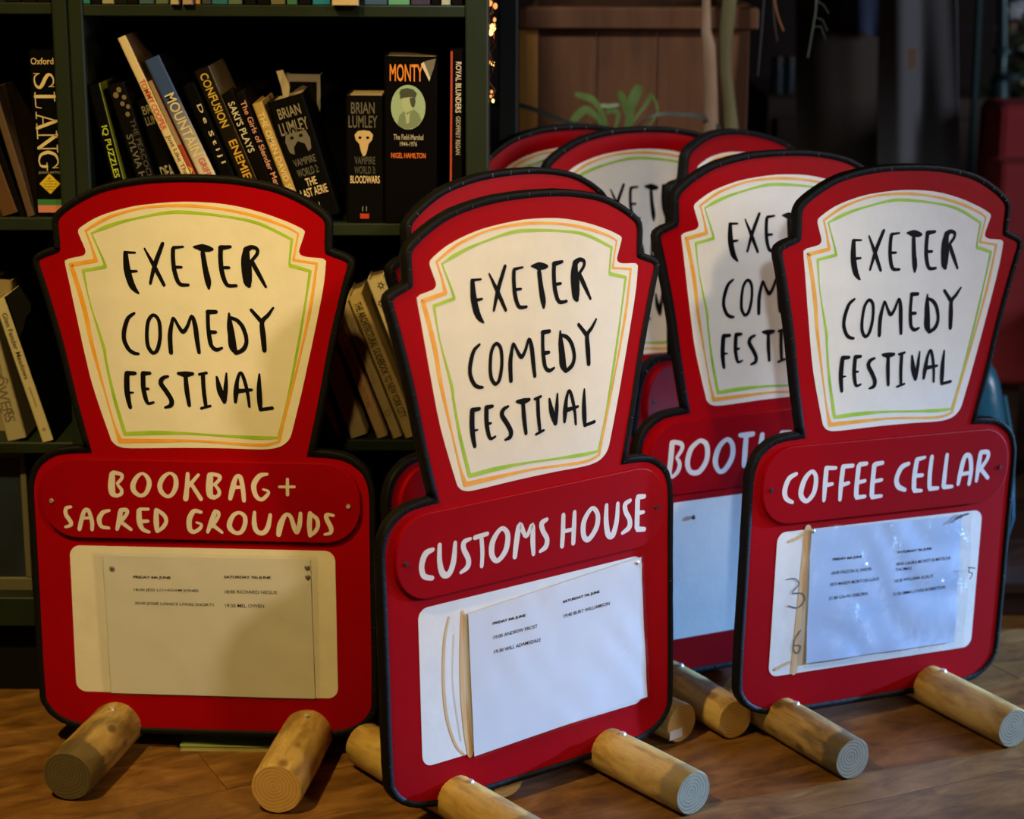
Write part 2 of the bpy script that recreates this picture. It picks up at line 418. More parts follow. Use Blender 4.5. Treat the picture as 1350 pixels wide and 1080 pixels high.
# ---------------------------------------------------------------- traced brushwork (millimetres on the board)
FESTIVAL = [[(-81.1, 592.8, 3.6), (-68.8, 592.5, 2.6)], [(-80.3, 591.6, 5.7), (-79.4, 573.8, 8.2), (-76.7, 560.8, 8.5), (-72.9, 551.1, 7.4), (-66.7, 543.9, 2.9)], [(-75.5, 569.8, 4.1), (-67.6, 570.3, 2.9)], [(-57.1, 597.4, 2.3), (-45.7, 575.7, 5.2), (-35.1, 554.0, 4.2)], [(-34.8, 603.6, 4.5), (-44.8, 579.0, 5.5), (-51.7, 555.4, 3.3)], [(-21.9, 598.8, 4.2), (-10.1, 599.9, 2.6)], [(-22.5, 596.9, 5.2), (-22.9, 585.6, 5.2), (-21.4, 569.5, 5.5), (-16.2, 555.8, 4.9), (-5.6, 554.3, 3.6)], [(-19.5, 575.5, 3.9), (-13.0, 575.5, 3.2)], [(2.9, 599.8, 2.6), (7.5, 599.6, 5.8), (13.1, 598.8, 9.1), (21.2, 597.6, 7.1), (24.5, 597.3, 4.5)], [(13.4, 592.4, 5.8), (15.6, 574.7, 6.8), (18.6, 558.6, 7.5), (19.2, 550.5, 3.3)], [(35.1, 599.0, 6.5), (46.8, 600.4, 3.9)], [(35.0, 597.4, 5.8), (34.6, 582.9, 5.8), (36.5, 566.8, 5.8), (41.8, 554.7, 4.9), (52.4, 554.0, 3.9)], [(39.2, 575.4, 4.2), (44.4, 575.4, 3.6)], [(65.9, 596.0, 7.7), (64.8, 586.4, 10.7), (65.6, 575.1, 12.6), (66.4, 559.0, 10.4), (67.9, 554.2, 5.8)], [(65.9, 596.8, 8.1), (72.5, 600.1, 5.5), (78.9, 597.8, 4.5), (78.7, 592.1, 4.2), (72.8, 584.9, 4.2)], [(72.0, 583.3, 5.5), (79.7, 568.8, 5.5), (88.2, 552.8, 3.2)], [(-72.6, 519.4, 3.3), (-80.3, 513.6, 4.9), (-84.9, 502.1, 5.6), (-86.6, 492.2, 5.3), (-85.6, 484.3, 5.3), (-81.0, 475.3, 5.0), (-75.4, 471.3, 4.6), (-69.7, 470.2, 3.6)], [(-49.3, 517.5, 4.3), (-55.7, 510.6, 4.6), (-58.2, 495.8, 4.6), (-57.7, 481.1, 4.9), (-53.8, 473.2, 4.6), (-50.1, 471.6, 4.3), (-45.4, 477.1, 4.9), (-42.0, 492.8, 4.6), (-43.0, 510.7, 4.6), (-49.3, 517.5, 4.3)], [(-29.6, 472.1, 5.3), (-30.0, 492.9, 5.9), (-26.9, 509.3, 4.3), (-24.7, 514.2, 3.3), (-18.9, 503.7, 4.3), (-13.8, 497.7, 5.2), (-8.2, 504.6, 4.3), (-2.8, 516.9, 3.9), (0.9, 506.4, 5.9), (2.8, 488.4, 5.9), (4.7, 472.9, 4.6)], [(17.1, 522.0, 5.9), (26.9, 522.2, 4.9)], [(17.0, 519.6, 4.9), (16.9, 503.3, 4.9), (18.4, 488.6, 5.6), (20.6, 480.4, 4.9), (26.2, 476.4, 4.9), (32.8, 478.5, 3.3)], [(19.5, 497.6, 5.2), (25.6, 497.7, 4.3)], [(42.7, 520.7, 2.3), (43.3, 506.9, 7.2), (44.8, 493.8, 8.8), (46.0, 480.8, 9.5), (49.9, 472.6, 4.9)], [(43.0, 515.8, 3.9), (52.7, 511.9, 4.9), (59.8, 502.2, 5.2), (63.0, 487.5, 4.9), (59.1, 477.7, 5.6), (50.7, 472.7, 4.9)], [(69.9, 524.8, 4.2), (76.6, 517.0, 4.9), (82.1, 510.6, 5.5)], [(96.4, 527.8, 2.6), (89.7, 518.8, 4.6), (82.6, 510.6, 5.5), (83.3, 494.3, 6.9), (84.4, 476.4, 5.6)], [(-84.8, 446.2, 6.0), (-74.8, 446.3, 4.6)], [(-84.8, 444.9, 6.6), (-85.5, 428.3, 7.0), (-84.4, 415.0, 6.3), (-82.3, 404.2, 4.7)], [(-83.3, 422.2, 3.7), (-77.8, 422.6, 2.0)], [(-64.8, 446.3, 6.0), (-56.5, 446.6, 4.3)], [(-64.9, 445.1, 6.0), (-65.1, 428.6, 6.0), (-62.8, 415.4, 5.3), (-59.7, 409.6, 4.0), (-53.3, 410.9, 3.0)], [(-63.1, 427.3, 4.0), (-59.0, 427.4, 3.0)], [(-34.3, 443.1, 3.3), (-41.0, 440.5, 5.3), (-43.3, 434.2, 6.0), (-36.7, 424.0, 6.0), (-31.3, 414.2, 6.0), (-32.3, 407.5, 5.6), (-39.1, 404.9, 3.0)], [(-21.4, 446.9, 4.0), (-12.7, 445.9, 7.3), (-4.0, 446.7, 4.3)], [(-12.8, 442.6, 5.3), (-11.8, 426.1, 6.0), (-9.5, 407.9, 4.6)], [(4.1, 446.1, 3.6), (12.9, 447.9, 3.6)], [(8.4, 446.2, 5.3), (8.9, 426.4, 5.3), (10.7, 408.2, 4.6)], [(5.2, 404.5, 3.3), (16.2, 407.5, 3.3)], [(25.4, 443.1, 3.0), (28.7, 426.7, 7.3), (33.7, 412.7, 5.0)], [(37.3, 447.8, 2.3), (35.9, 430.1, 5.6), (34.1, 413.5, 5.0)], [(47.2, 412.9, 4.0), (48.4, 425.3, 6.6), (50.5, 440.2, 4.6), (54.6, 448.8, 3.9), (58.8, 440.3, 4.6), (62.4, 423.9, 4.3), (64.0, 407.4, 3.3)], [(50.1, 426.2, 5.9), (67.4, 428.1, 3.6)], [(77.4, 447.2, 2.6), (76.6, 430.7, 5.9), (76.9, 414.2, 6.6), (77.5, 404.3, 4.6)], [(77.4, 403.9, 4.3), (92.0, 406.2, 4.3)]]
BOOKBAG = [[(-106.6, 322.4, 6.8), (-108.0, 310.2, 8.7), (-107.6, 298.9, 8.1), (-103.8, 295.4, 5.5)], [(-104.9, 324.1, 5.2), (-95.4, 321.8, 4.5), (-95.3, 316.6, 4.2), (-100.7, 310.7, 3.9)], [(-100.0, 308.0, 3.6), (-96.0, 302.7, 4.5), (-96.7, 297.5, 4.5), (-102.5, 294.8, 4.5)], [(-68.8, 323.6, 3.5), (-62.6, 317.9, 5.5), (-61.3, 309.5, 6.1), (-65.8, 298.9, 5.2), (-73.1, 296.0, 4.8), (-80.2, 301.0, 6.1), (-81.3, 309.1, 6.5), (-76.2, 318.9, 5.2), (-68.8, 323.6, 3.5)], [(-35.1, 324.6, 3.5), (-28.6, 319.5, 5.5), (-28.3, 308.5, 6.1), (-32.9, 298.7, 5.2), (-39.4, 295.4, 4.5), (-46.4, 300.9, 5.8), (-48.0, 309.8, 6.1), (-43.3, 319.2, 5.5), (-35.1, 324.6, 3.5)], [(-13.1, 324.2, 4.8), (-14.6, 307.2, 5.8), (-16.6, 292.9, 6.8)], [(0.0, 323.1, 3.9), (-11.6, 309.7, 4.8)], [(-9.9, 312.9, 4.8), (2.2, 293.0, 5.2)], [(-160.2, 279.9, 3.6), (-166.3, 277.8, 4.6), (-166.7, 270.0, 5.2), (-161.6, 261.9, 5.5), (-161.3, 257.0, 4.6), (-167.9, 254.4, 3.6)], [(-150.7, 252.0, 5.2), (-147.1, 265.5, 5.5), (-143.1, 275.4, 5.2), (-138.2, 275.5, 4.9), (-134.6, 262.5, 5.2), (-134.8, 251.8, 4.6)], [(-147.1, 265.8, 3.9), (-134.9, 266.6, 3.6)], [(-112.3, 276.3, 3.6), (-120.5, 273.4, 5.5), (-125.3, 265.1, 6.2), (-123.2, 256.2, 4.9), (-113.9, 254.2, 3.9)], [(-103.5, 253.0, 4.6), (-100.2, 264.8, 6.5), (-98.5, 274.7, 6.2)], [(-98.1, 277.1, 4.9), (-90.8, 277.3, 5.2), (-91.1, 271.6, 4.5), (-99.6, 261.6, 4.9)], [(-98.7, 262.4, 5.2), (-86.2, 252.9, 4.2)], [(-73.8, 278.9, 4.2), (-63.8, 279.0, 3.9)], [(-75.2, 276.8, 6.2), (-75.2, 263.7, 7.1), (-71.9, 254.0, 5.5), (-63.7, 250.1, 3.9)], [(-71.2, 263.5, 4.9), (-64.8, 263.9, 4.2)], [(-53.7, 278.0, 5.5), (-54.3, 264.2, 6.8), (-53.9, 252.8, 5.5)], [(-52.1, 278.1, 4.2), (-44.3, 271.7, 5.2), (-41.9, 264.4, 4.9), (-45.7, 257.0, 4.9), (-53.7, 250.8, 3.6)], [(14.6, 322.8, 7.7), (13.2, 308.8, 8.7), (13.7, 298.2, 7.7), (18.0, 295.7, 5.9)], [(16.3, 324.6, 4.5), (25.8, 322.2, 4.9), (25.1, 316.9, 4.5), (18.8, 311.0, 3.8)], [(21.1, 309.8, 3.8), (24.9, 303.7, 4.5), (24.2, 298.5, 4.5), (18.3, 294.5, 4.2)], [(38.4, 294.3, 5.2), (41.8, 307.6, 7.0), (46.2, 320.8, 5.2), (51.7, 320.9, 5.6), (54.4, 306.1, 5.6), (55.2, 292.0, 4.9)], [(42.7, 308.5, 5.2), (54.0, 308.7, 3.5)], [(84.7, 325.6, 3.5), (75.1, 323.1, 5.9), (67.9, 311.6, 6.6), (70.1, 298.5, 5.6), (76.9, 293.9, 4.9), (84.0, 299.6, 4.5), (85.5, 304.1, 3.5), (79.3, 306.6, 2.8)], [(109.3, 319.7, 3.8), (108.9, 300.5, 4.2)], [(99.3, 310.1, 3.5), (117.6, 310.5, 3.5)], [(1.7, 276.5, 4.2), (-7.0, 277.6, 5.6), (-12.9, 267.7, 6.7), (-13.0, 255.3, 6.3), (-7.9, 251.5, 4.9), (-0.4, 256.0, 4.6), (1.5, 261.0, 3.5), (-4.3, 263.5, 2.8)], [(9.2, 251.9, 4.2), (13.4, 263.0, 6.0), (18.2, 275.4, 6.0)], [(19.2, 278.1, 4.9), (23.4, 276.4, 4.2), (22.4, 270.2, 4.2), (14.7, 258.9, 4.6)], [(15.1, 261.2, 5.3), (27.0, 251.6, 3.5)], [(48.7, 276.9, 4.2), (55.1, 273.0, 5.2), (55.9, 263.9, 5.6), (51.4, 253.5, 5.3), (44.4, 251.3, 4.9), (37.6, 256.1, 6.3), (36.6, 263.5, 6.3), (41.6, 273.3, 5.3), (48.7, 276.9, 4.2)], [(67.8, 277.9, 3.8), (67.0, 264.1, 6.0), (69.7, 254.4, 6.0), (77.4, 252.0, 6.0), (83.7, 259.2, 6.0), (87.1, 274.8, 4.5)], [(96.8, 250.3, 6.0), (99.4, 263.0, 7.7), (105.8, 275.1, 4.9), (111.8, 273.5, 4.9), (116.1, 259.9, 5.9), (119.4, 253.2, 4.5), (122.8, 263.5, 5.9), (124.3, 277.6, 4.5)], [(136.1, 277.9, 5.6), (134.9, 263.8, 6.3), (135.4, 250.0, 4.9)], [(136.9, 277.0, 4.2), (144.0, 271.0, 5.2), (145.2, 262.2, 4.9), (141.6, 255.1, 4.9), (135.4, 249.7, 3.8)], [(164.5, 275.8, 3.5), (156.7, 276.5, 4.9), (156.1, 271.3, 5.6), (161.1, 260.8, 5.9), (160.6, 254.1, 4.5), (153.3, 251.8, 3.1)]]
CUSTOMS = [[(-147.4, 297.0, 5.1), (-157.6, 293.8, 7.9), (-163.2, 281.3, 7.3), (-160.6, 269.0, 6.8), (-149.4, 264.2, 5.7)], [(-138.0, 300.5, 5.7), (-138.7, 281.7, 6.8), (-134.8, 266.5, 8.0), (-126.2, 264.8, 7.4), (-119.6, 278.0, 7.4), (-116.7, 299.1, 5.1)], [(-95.4, 299.8, 4.0), (-104.3, 297.5, 6.3), (-105.1, 289.8, 6.9), (-99.2, 276.7, 6.9), (-100.4, 267.7, 6.9), (-110.0, 262.9, 4.0)], [(-89.1, 299.9, 5.8), (-71.6, 301.2, 5.2)], [(-80.0, 296.9, 5.8), (-79.2, 280.8, 5.8), (-80.6, 264.6, 5.2)], [(-51.7, 303.6, 5.3), (-42.8, 295.3, 7.0), (-45.9, 277.1, 7.6), (-58.1, 266.6, 5.9), (-65.9, 275.6, 7.6), (-63.9, 291.2, 7.6), (-51.7, 303.6, 5.3)], [(-33.1, 266.6, 6.5), (-30.1, 284.9, 7.7), (-24.8, 303.2, 7.1), (-16.3, 287.7, 5.3), (-6.8, 299.9, 5.9), (-6.6, 280.4, 7.2), (-6.0, 264.6, 5.4)], [(14.7, 302.5, 4.8), (7.0, 299.0, 7.2), (8.5, 289.8, 6.6), (14.3, 279.2, 6.6), (12.4, 270.1, 7.2), (4.0, 265.9, 4.2)], [(39.2, 303.2, 6.0), (38.1, 283.0, 6.7), (36.5, 266.0, 6.1)], [(56.1, 303.7, 5.5), (54.8, 285.4, 6.7), (53.4, 266.4, 6.1)], [(38.8, 283.4, 4.9), (54.7, 283.4, 4.9)], [(82.4, 303.7, 5.5), (90.9, 294.7, 6.8), (88.9, 279.1, 7.4), (76.7, 266.7, 6.8), (69.2, 273.1, 7.4), (70.2, 290.2, 7.4), (82.4, 303.7, 5.5)], [(104.8, 303.3, 5.6), (103.9, 284.6, 7.4), (106.8, 267.4, 8.1), (114.2, 265.5, 8.1), (120.3, 281.7, 6.9), (122.3, 302.2, 5.6)], [(141.7, 302.9, 5.0), (133.8, 299.3, 6.9), (134.5, 290.3, 6.9), (140.4, 279.4, 6.9), (139.6, 269.8, 7.6), (128.9, 264.7, 4.4)], [(154.1, 304.9, 6.9), (164.1, 304.0, 5.7)], [(153.4, 302.3, 7.6), (152.0, 267.5, 7.6)], [(155.7, 285.0, 5.7), (162.8, 284.6, 4.4)], [(153.0, 265.0, 7.0), (163.8, 263.0, 5.7)]]
COFFEE = [[(-148.0, 304.6, 5.2), (-158.7, 299.3, 7.0), (-163.9, 285.2, 7.5), (-160.8, 274.3, 6.4), (-150.9, 268.7, 4.7)], [(-124.2, 305.8, 5.3), (-117.1, 297.3, 6.5), (-118.8, 278.7, 7.1), (-129.2, 268.4, 5.9), (-138.9, 277.8, 7.6), (-134.6, 296.0, 7.6), (-124.2, 305.8, 5.3)], [(-101.9, 308.0, 7.1), (-102.3, 285.3, 7.1), (-102.4, 267.1, 5.3)], [(-102.0, 308.6, 5.9), (-87.3, 307.4, 4.7)], [(-100.1, 286.5, 5.9), (-91.1, 287.1, 4.7)], [(-76.0, 307.3, 7.1), (-77.3, 284.6, 7.1), (-77.3, 265.7, 5.4)], [(-76.1, 308.4, 5.9), (-60.7, 308.3, 5.4)], [(-75.0, 284.4, 5.9), (-65.3, 286.3, 4.8)], [(-51.4, 306.7, 7.2), (-52.4, 281.2, 7.2), (-52.0, 268.9, 7.2)], [(-49.9, 308.8, 6.6), (-39.1, 309.3, 5.4)], [(-49.5, 285.8, 5.4), (-39.7, 286.9, 4.8)], [(-51.1, 266.2, 6.0), (-37.9, 266.4, 4.8)], [(-26.6, 306.1, 7.2), (-27.4, 279.1, 7.2), (-27.0, 266.8, 7.2)], [(-25.0, 307.3, 6.6), (-13.5, 308.3, 5.4)], [(-24.6, 284.8, 5.4), (-13.1, 286.0, 4.8)], [(-26.1, 264.5, 6.0), (-11.8, 264.7, 4.9)], [(28.9, 303.9, 5.5), (17.5, 299.4, 7.3), (11.1, 285.4, 7.3), (14.8, 275.0, 7.3), (26.1, 269.6, 5.5)], [(42.1, 307.6, 7.3), (40.0, 287.2, 7.4), (40.6, 270.6, 7.4)], [(42.7, 308.3, 6.1), (54.8, 310.1, 4.3)], [(44.1, 286.8, 5.5), (53.0, 286.7, 4.9)], [(41.9, 267.2, 6.2), (53.6, 266.2, 4.3)], [(66.4, 309.8, 6.2), (65.2, 287.9, 6.8), (66.3, 269.8, 6.8)], [(67.2, 267.5, 6.2), (80.3, 267.3, 5.0)], [(91.5, 310.6, 5.6), (90.3, 288.6, 6.8), (89.8, 269.2, 6.9)], [(90.7, 267.8, 6.2), (103.9, 267.5, 5.0)], [(114.1, 270.0, 5.6), (116.6, 286.5, 7.5), (121.6, 305.6, 6.9), (130.4, 304.9, 6.9), (134.1, 286.5, 6.9), (132.5, 268.5, 5.7)], [(118.7, 282.7, 5.6), (134.4, 283.7, 5.0)], [(144.5, 271.7, 5.1), (146.1, 289.7, 7.6), (147.7, 307.7, 6.9)], [(148.5, 309.6, 6.3), (160.0, 308.8, 6.3), (160.2, 299.8, 5.7), (148.3, 285.4, 6.3)], [(149.8, 288.0, 6.3), (163.7, 274.3, 5.7)]]
BOOTLE = [[(-163.6, 312.3, 8.2), (-165.2, 289.7, 8.2), (-166.5, 271.6, 7.2), (-162.0, 266.2, 4.3)], [(-162.1, 313.3, 6.1), (-150.1, 309.9, 6.4), (-147.9, 302.8, 6.1), (-155.6, 292.0, 5.0)], [(-155.6, 291.2, 4.7), (-151.0, 283.2, 6.1), (-153.4, 273.5, 6.5), (-160.9, 266.9, 5.0)], [(-117.5, 310.5, 6.1), (-108.9, 303.0, 7.6), (-108.6, 283.7, 8.0), (-119.8, 269.1, 7.6), (-133.5, 270.5, 6.5), (-138.8, 282.8, 7.9), (-134.6, 299.8, 7.9), (-125.2, 308.4, 6.5), (-117.5, 310.5, 6.1)], [(-75.0, 307.9, 6.2), (-67.7, 298.8, 7.7), (-68.0, 282.8, 8.1), (-78.3, 268.0, 7.7), (-88.2, 266.5, 6.2), (-94.6, 279.8, 8.4), (-91.3, 295.3, 8.4), (-83.8, 304.9, 6.9), (-75.0, 307.9, 6.2)], [(-56.3, 311.9, 5.9), (-46.3, 311.2, 7.7), (-35.2, 311.5, 7.0)], [(-46.2, 309.2, 7.7), (-47.3, 289.1, 8.5), (-48.0, 269.8, 7.4)], [(-20.0, 308.6, 7.8), (-22.2, 291.6, 8.5), (-24.3, 270.7, 8.5), (-7.9, 268.1, 6.3)], [(12.6, 307.6, 8.6), (25.9, 307.5, 6.4)], [(12.7, 306.8, 8.6), (10.5, 288.3, 8.6), (9.9, 271.3, 8.3), (22.7, 269.1, 6.4)], [(13.5, 289.7, 6.7), (22.8, 289.1, 5.3)]]
LABEL = [(-154.9, 579.1), (-153.2, 582.3), (-149.8, 584.4), (-133.9, 587.7), (-129.9, 590.5), (-129.1, 594.6), (-131.4, 600.9), (-136.2, 613.6), (-136.8, 617.2), (-134.3, 621.7), (-118.0, 631.8), (-102.0, 638.5), (-78.8, 645.2), (-53.3, 649.7), (-7.4, 653.3), (41.2, 650.7), (81.6, 642.2), (114.9, 630.8), (131.2, 623.3), (135.7, 620.2), (136.0, 616.2), (130.1, 599.5), (129.3, 594.5), (131.4, 591.1), (139.0, 588.8), (155.8, 587.4), (159.9, 584.9), (160.7, 579.9), (154.8, 540.4), (130.4, 434.9), (117.1, 384.0), (113.1, 370.9), (107.3, 363.3), (97.0, 357.5), (76.8, 354.8), (31.8, 355.4), (-23.4, 355.0), (-81.1, 353.4), (-97.8, 355.0), (-105.8, 360.5), (-110.1, 370.8), (-128.0, 431.1), (-139.4, 489.9), (-149.9, 550.7)]
ORANGE_D = [[(-147.7, 577.1, 5.1), (-116.8, 582.6, 4.6), (-122.1, 601.9, 2.3), (-127.9, 618.2, 2.7), (-108.9, 629.4, 3.7), (-90.1, 637.4, 3.2), (-53.4, 646.4, 2.7), (-5.9, 648.8, 3.6), (41.0, 644.6, 2.7), (81.4, 635.9, 3.6), (114.8, 624.3, 2.7), (128.6, 616.6, 1.8), (122.1, 585.4, 2.7), (150.0, 581.3, 2.7), (140.8, 526.8, 3.6), (124.1, 458.7, 2.3), (105.2, 389.8, 3.3), (99.0, 365.0, 2.8), (73.8, 360.2, 3.7), (2.6, 363.8, 2.8), (-47.4, 363.4, 4.7), (-96.6, 362.3, 5.7), (-103.2, 383.2, 2.8), (-111.8, 417.9, 2.3), (-126.1, 479.9, 4.7), (-132.5, 518.6, 5.6), (-141.3, 555.2, 5.5), (-147.7, 577.1, 5.1)]]
GREENLINE = [[(-120.8, 615.1, 1.8), (-104.6, 622.0, 4.6), (-84.0, 628.9, 3.6), (-60.8, 634.3, 2.7), (-33.1, 639.6, 3.6), (-7.8, 641.1, 4.1), (40.8, 636.5, 2.7), (81.2, 628.4, 3.6), (120.9, 609.7, 3.2), (117.6, 585.0, 2.3), (118.3, 578.7, 4.5), (141.8, 572.2, 3.6), (136.3, 540.2, 2.3), (124.6, 479.4, 3.2), (109.3, 410.9, 2.3), (98.0, 369.7, 2.8), (73.2, 369.2, 4.7), (32.3, 370.9, 2.8), (-10.6, 373.0, 2.8), (-50.8, 373.2, 5.2), (-90.3, 371.3, 4.7), (-101.8, 416.4, 3.7), (-109.9, 461.0, 2.8), (-112.2, 478.5, 3.7), (-123.9, 521.5, 1.9), (-129.3, 546.2, 1.8), (-132.9, 570.2, 3.7), (-105.8, 575.0, 4.1), (-108.1, 583.8, 2.8), (-120.8, 615.1, 1.8)]]
HALF = [(0.0, -4.4), (125.2, -3.8), (158.8, -1.2), (178.4, 3.7), (193.6, 12.8), (203.4, 25.8), (205.8, 39.1), (206.8, 96.2), (206.7, 174.3), (207.1, 251.4), (207.4, 296.6), (204.8, 313.8), (198.8, 327.4), (188.8, 336.4), (177.0, 342.8), (161.4, 345.8), (133.8, 346.8), (132.1, 350.6), (148.2, 416.6), (162.4, 487.6), (179.6, 555.3), (186.0, 577.6), (183.2, 584.4), (163.2, 592.1), (159.8, 598.3), (160.5, 621.0), (159.8, 630.8), (153.2, 638.5), (135.1, 650.6), (108.2, 663.2), (78.0, 670.7), (43.8, 675.4), (0.0, 677.0)]
TXT_A = [('FRIDAY 6th JUNE', (-87.1, 188.8), (-40.4, 189.0), 1), ('18:00 JESS LO+ADAM JONES', (-86.9, 172.6), (-5.8, 173.3), 0), ("20:00 JOSIE LONG'S LONG SHORTS", (-86.7, 155.1), (12.9, 155.3), 0), ('SATURDAY 7th JUNE', (26.4, 191.5), (84.5, 192.0), 1), ('18:00 RICHARD NEGUS', (26.7, 173.2), (91.9, 173.9), 0), ('19:30 MEL OWEN', (27.0, 155.7), (75.2, 156.0), 0)]
TXT_B = [('FRIDAY 6th JUNE', (-64.6, 189.5), (-17.1, 189.6), 1), ('19:00 ANDREW FROST', (-63.6, 172.9), (0.3, 173.2), 0), ('19:30 WILL ADAMSDALE', (-63.1, 155.2), (4.7, 155.5), 0), ('SATURDAY 7th JUNE', (39.0, 194.0), (95.5, 195.2), 1), ('19:40 BURT WILLIAMSON', (40.1, 176.6), (110.4, 177.9), 0)]
TXT_C = [('FRIDAY 6th JUNE', (-78.5, 184.2), (-32.1, 183.4), 1), ('18:00 FAIZON EL HADRI', (-79.0, 166.7), (-15.2, 165.7), 0), ('18:30 MANDY MCINTOSH-LOUIS', (-80.0, 151.7), (-1.8, 151.1), 0), ('21:00 GAVIN OSBORN', (-80.5, 133.6), (-18.8, 133.4), 0), ('SATURDAY 7th JUNE', (25.4, 183.5), (81.7, 182.8), 1), ('18:00 LAURA MONTY & MATILDA', (24.9, 167.7), (114.4, 167.8), 0), ('THOMAS', (23.5, 160.5), (50.0, 160.0), 0), ('18:30 WILLIAM AUSLIT', (24.0, 145.3), (87.0, 146.1), 0), ('21:00 EMMA LOUISE ROBERTSON', (23.2, 127.6), (109.6, 128.1), 0)]
HAND_C = [[(-146.9, 167.5, 1.5), (-134.9, 167.2, 1.5), (-128.8, 158.7, 1.5), (-137.8, 149.1, 1.5), (-122.4, 146.5, 1.5), (-118.3, 136.8, 1.5), (-127.5, 128.6, 1.5), (-143.0, 132.7, 1.5)], [(-120.6, 97.8, 1.5), (-128.5, 87.1, 1.5), (-130.1, 73.4, 1.5), (-122.6, 67.8, 1.5), (-119.5, 76.7, 1.5), (-128.9, 78.8, 1.5)], [(141.3, 155.0, 1.6), (153.5, 152.7, 1.6)], [(143.8, 153.7, 1.6), (143.8, 148.4, 1.6), (150.1, 145.4, 1.6), (147.9, 137.9, 1.6)], [(-147.0, 216.7, 4.0), (-134.8, 220.1, 4.0), (-122.2, 225.3, 4.0)], [(-155.6, 50.6, 4.0), (-134.4, 57.6, 3.0)], [(109.6, 218.8, 3.2), (123.7, 226.0, 3.2), (135.3, 228.3, 2.7)]]

# ---------------------------------------------------------------- setting
# floor boards: each its own piece
fl = empty('floor', (0, 0, 0)); tag(fl, kind='structure')
ang = R_(25.5); bd, bn = Vector((math.cos(ang), math.sin(ang), 0)), Vector((-math.sin(ang), math.cos(ang), 0))
off0 = Vector((0.45, 2.265, 0)).dot(bn)
bm = bmesh.new(); box(bm, (-2.2, -2.0, -0.06), (3.2, 6.5, -0.022)); mesh_obj('subfloor', bm, mat('subfloor_dark', (0.01, 0.006, 0.004), 0.9), fl)
PW = 0.118
board_mesh = {}
rnd = random.Random(3)
for i in range(-19, 27):
    x = -2.2 + rnd.random() * 0.5
    starts = [x]
    if i == -1: cuts = [0.30 * 0 + Vector((0.238, 2.24, 0)).dot(bd)]
    else: cuts = []
    xx = -2.4 + rnd.random() * 1.2
    ends = []
    while xx < 4.6:
        ends.append(xx); xx += 1.5 + rnd.random() * 0.9
    if cuts: ends = [-2.0, cuts[0], cuts[0] + 1.9, cuts[0] + 3.7]
    for a, b_ in zip(ends, ends[1:]):
        L = b_ - a - 0.001
        bmx = bmesh.new(); box(bmx, (0, 0.0003, -0.02), (L, PW - 0.0003, 0))
        o = mesh_obj('plank', bmx, PLANK, fl)
        p = bd * a + bn * (off0 + i * PW)
        o.location = (p.x, p.y, rnd.uniform(-0.0003, 0)); o.rotation_euler = (0, 0, ang)

# back wall of the room, far behind
WALL = mat('dark_brown_wall', (0.020, 0.014, 0.012), 0.85, noise=(0.030, 0.020, 0.016), nscale=3)
bm = bmesh.new(); box(bm, (-2.2, 5.4, -0.02), (3.6, 5.5, 2.6)); tag(mesh_obj('wall_back', bm, WALL), kind='structure')
bm = bmesh.new(); box(bm, (-2.2, 2.80, 0.0), (-0.075, 2.86, 2.3)); tag(mesh_obj('wall_partition', bm, WALL), kind='structure')

# low step on the right
STEP = wood('dark_step_wood', (0.020, 0.010, 0.006), (0.035, 0.017, 0.009), (0.05, 0.026, 0.013), 0.5, (0.6, 6, 6), 5, 0.2)
st = empty('trim_1', (0.53, 2.90, 0)); tag(st, kind='structure')
bm = bmesh.new(); box(bm, (0, 0, 0), (2.2, 0.03, 0.036), 0.002); mesh_obj('riser', bm, STEP, st)
for k in range(12):
    bm = bmesh.new(); box(bm, (0, -0.01 + k * 0.2, 0.036), (2.2, -0.01 + k * 0.2 + 0.197, 0.055), 0.003); mesh_obj('plank', bm, STEP, st)

# ---------------------------------------------------------------- bookcases
YF = 2.565; DEP = 0.20


def bookcase(name, x0, x1, wl, wr, shelves, label):
    t = empty(name, (x0, YF, 0)); tag(t, label, 'bookcase', 'dark green bookcases')
    W = x1 - x0; H = 1.30
    boxobj('side_panel', (0, 0, 0), (wl, DEP, H), CASE, t, 0.002)
    boxobj('side_panel', (W - wr, 0, 0), (W, DEP, H), CASE, t, 0.002)
    boxobj('back_panel', (wl, DEP - 0.008, 0.03), (W - wr, DEP, H), CASEIN, t)
    for z, th in shelves:
        boxobj('shelf', (wl, 0.002, z - th), (W - wr, DEP - 0.008, z), CASE, t, 0.0015)
    boxobj('plinth', (wl, 0.03, 0), (W - wr, 0.045, 0.10), CASEIN, t)
    boxobj('top_board', (0, -0.004, H), (W, DEP, H + 0.022), CASE, t, 0.002)
    return t


SH = [(0.909, 0.0145), (0.639, 0.0155), (0.357, 0.015), (0.140, 0.04)]
bookcase('bookcase', -0.5465, -0.031, 0.018, 0.028, SH, 'dark green painted bookcase standing behind the bookbag sign, books on all its shelves')
bookcase('bookcase', -1.15, -0.5475, 0.018, 0.019, [(0.911, 0.0145), (0.645, 0.0165), (0.352, 0.015), (0.140, 0.04)], 'dark green bookcase at the left edge, only its right end in view')

# ---------------------------------------------------------------- books
BK = {}


def col(c):
    dark = max(c) < 0.06
    return mat('cover_%.3f_%.3f_%.3f' % c, tuple(v * .22 for v in c) if dark else c, 0.5, bump=0.12, bscale=60, spec=0.05 if dark else 0.4)


PAGES = mat('book_pages', (0.50, 0.40, 0.24), 0.8, noise=(0.36, 0.28, 0.16), nscale=90, stretch=(8, 1, 0.2))
KX = 0.0


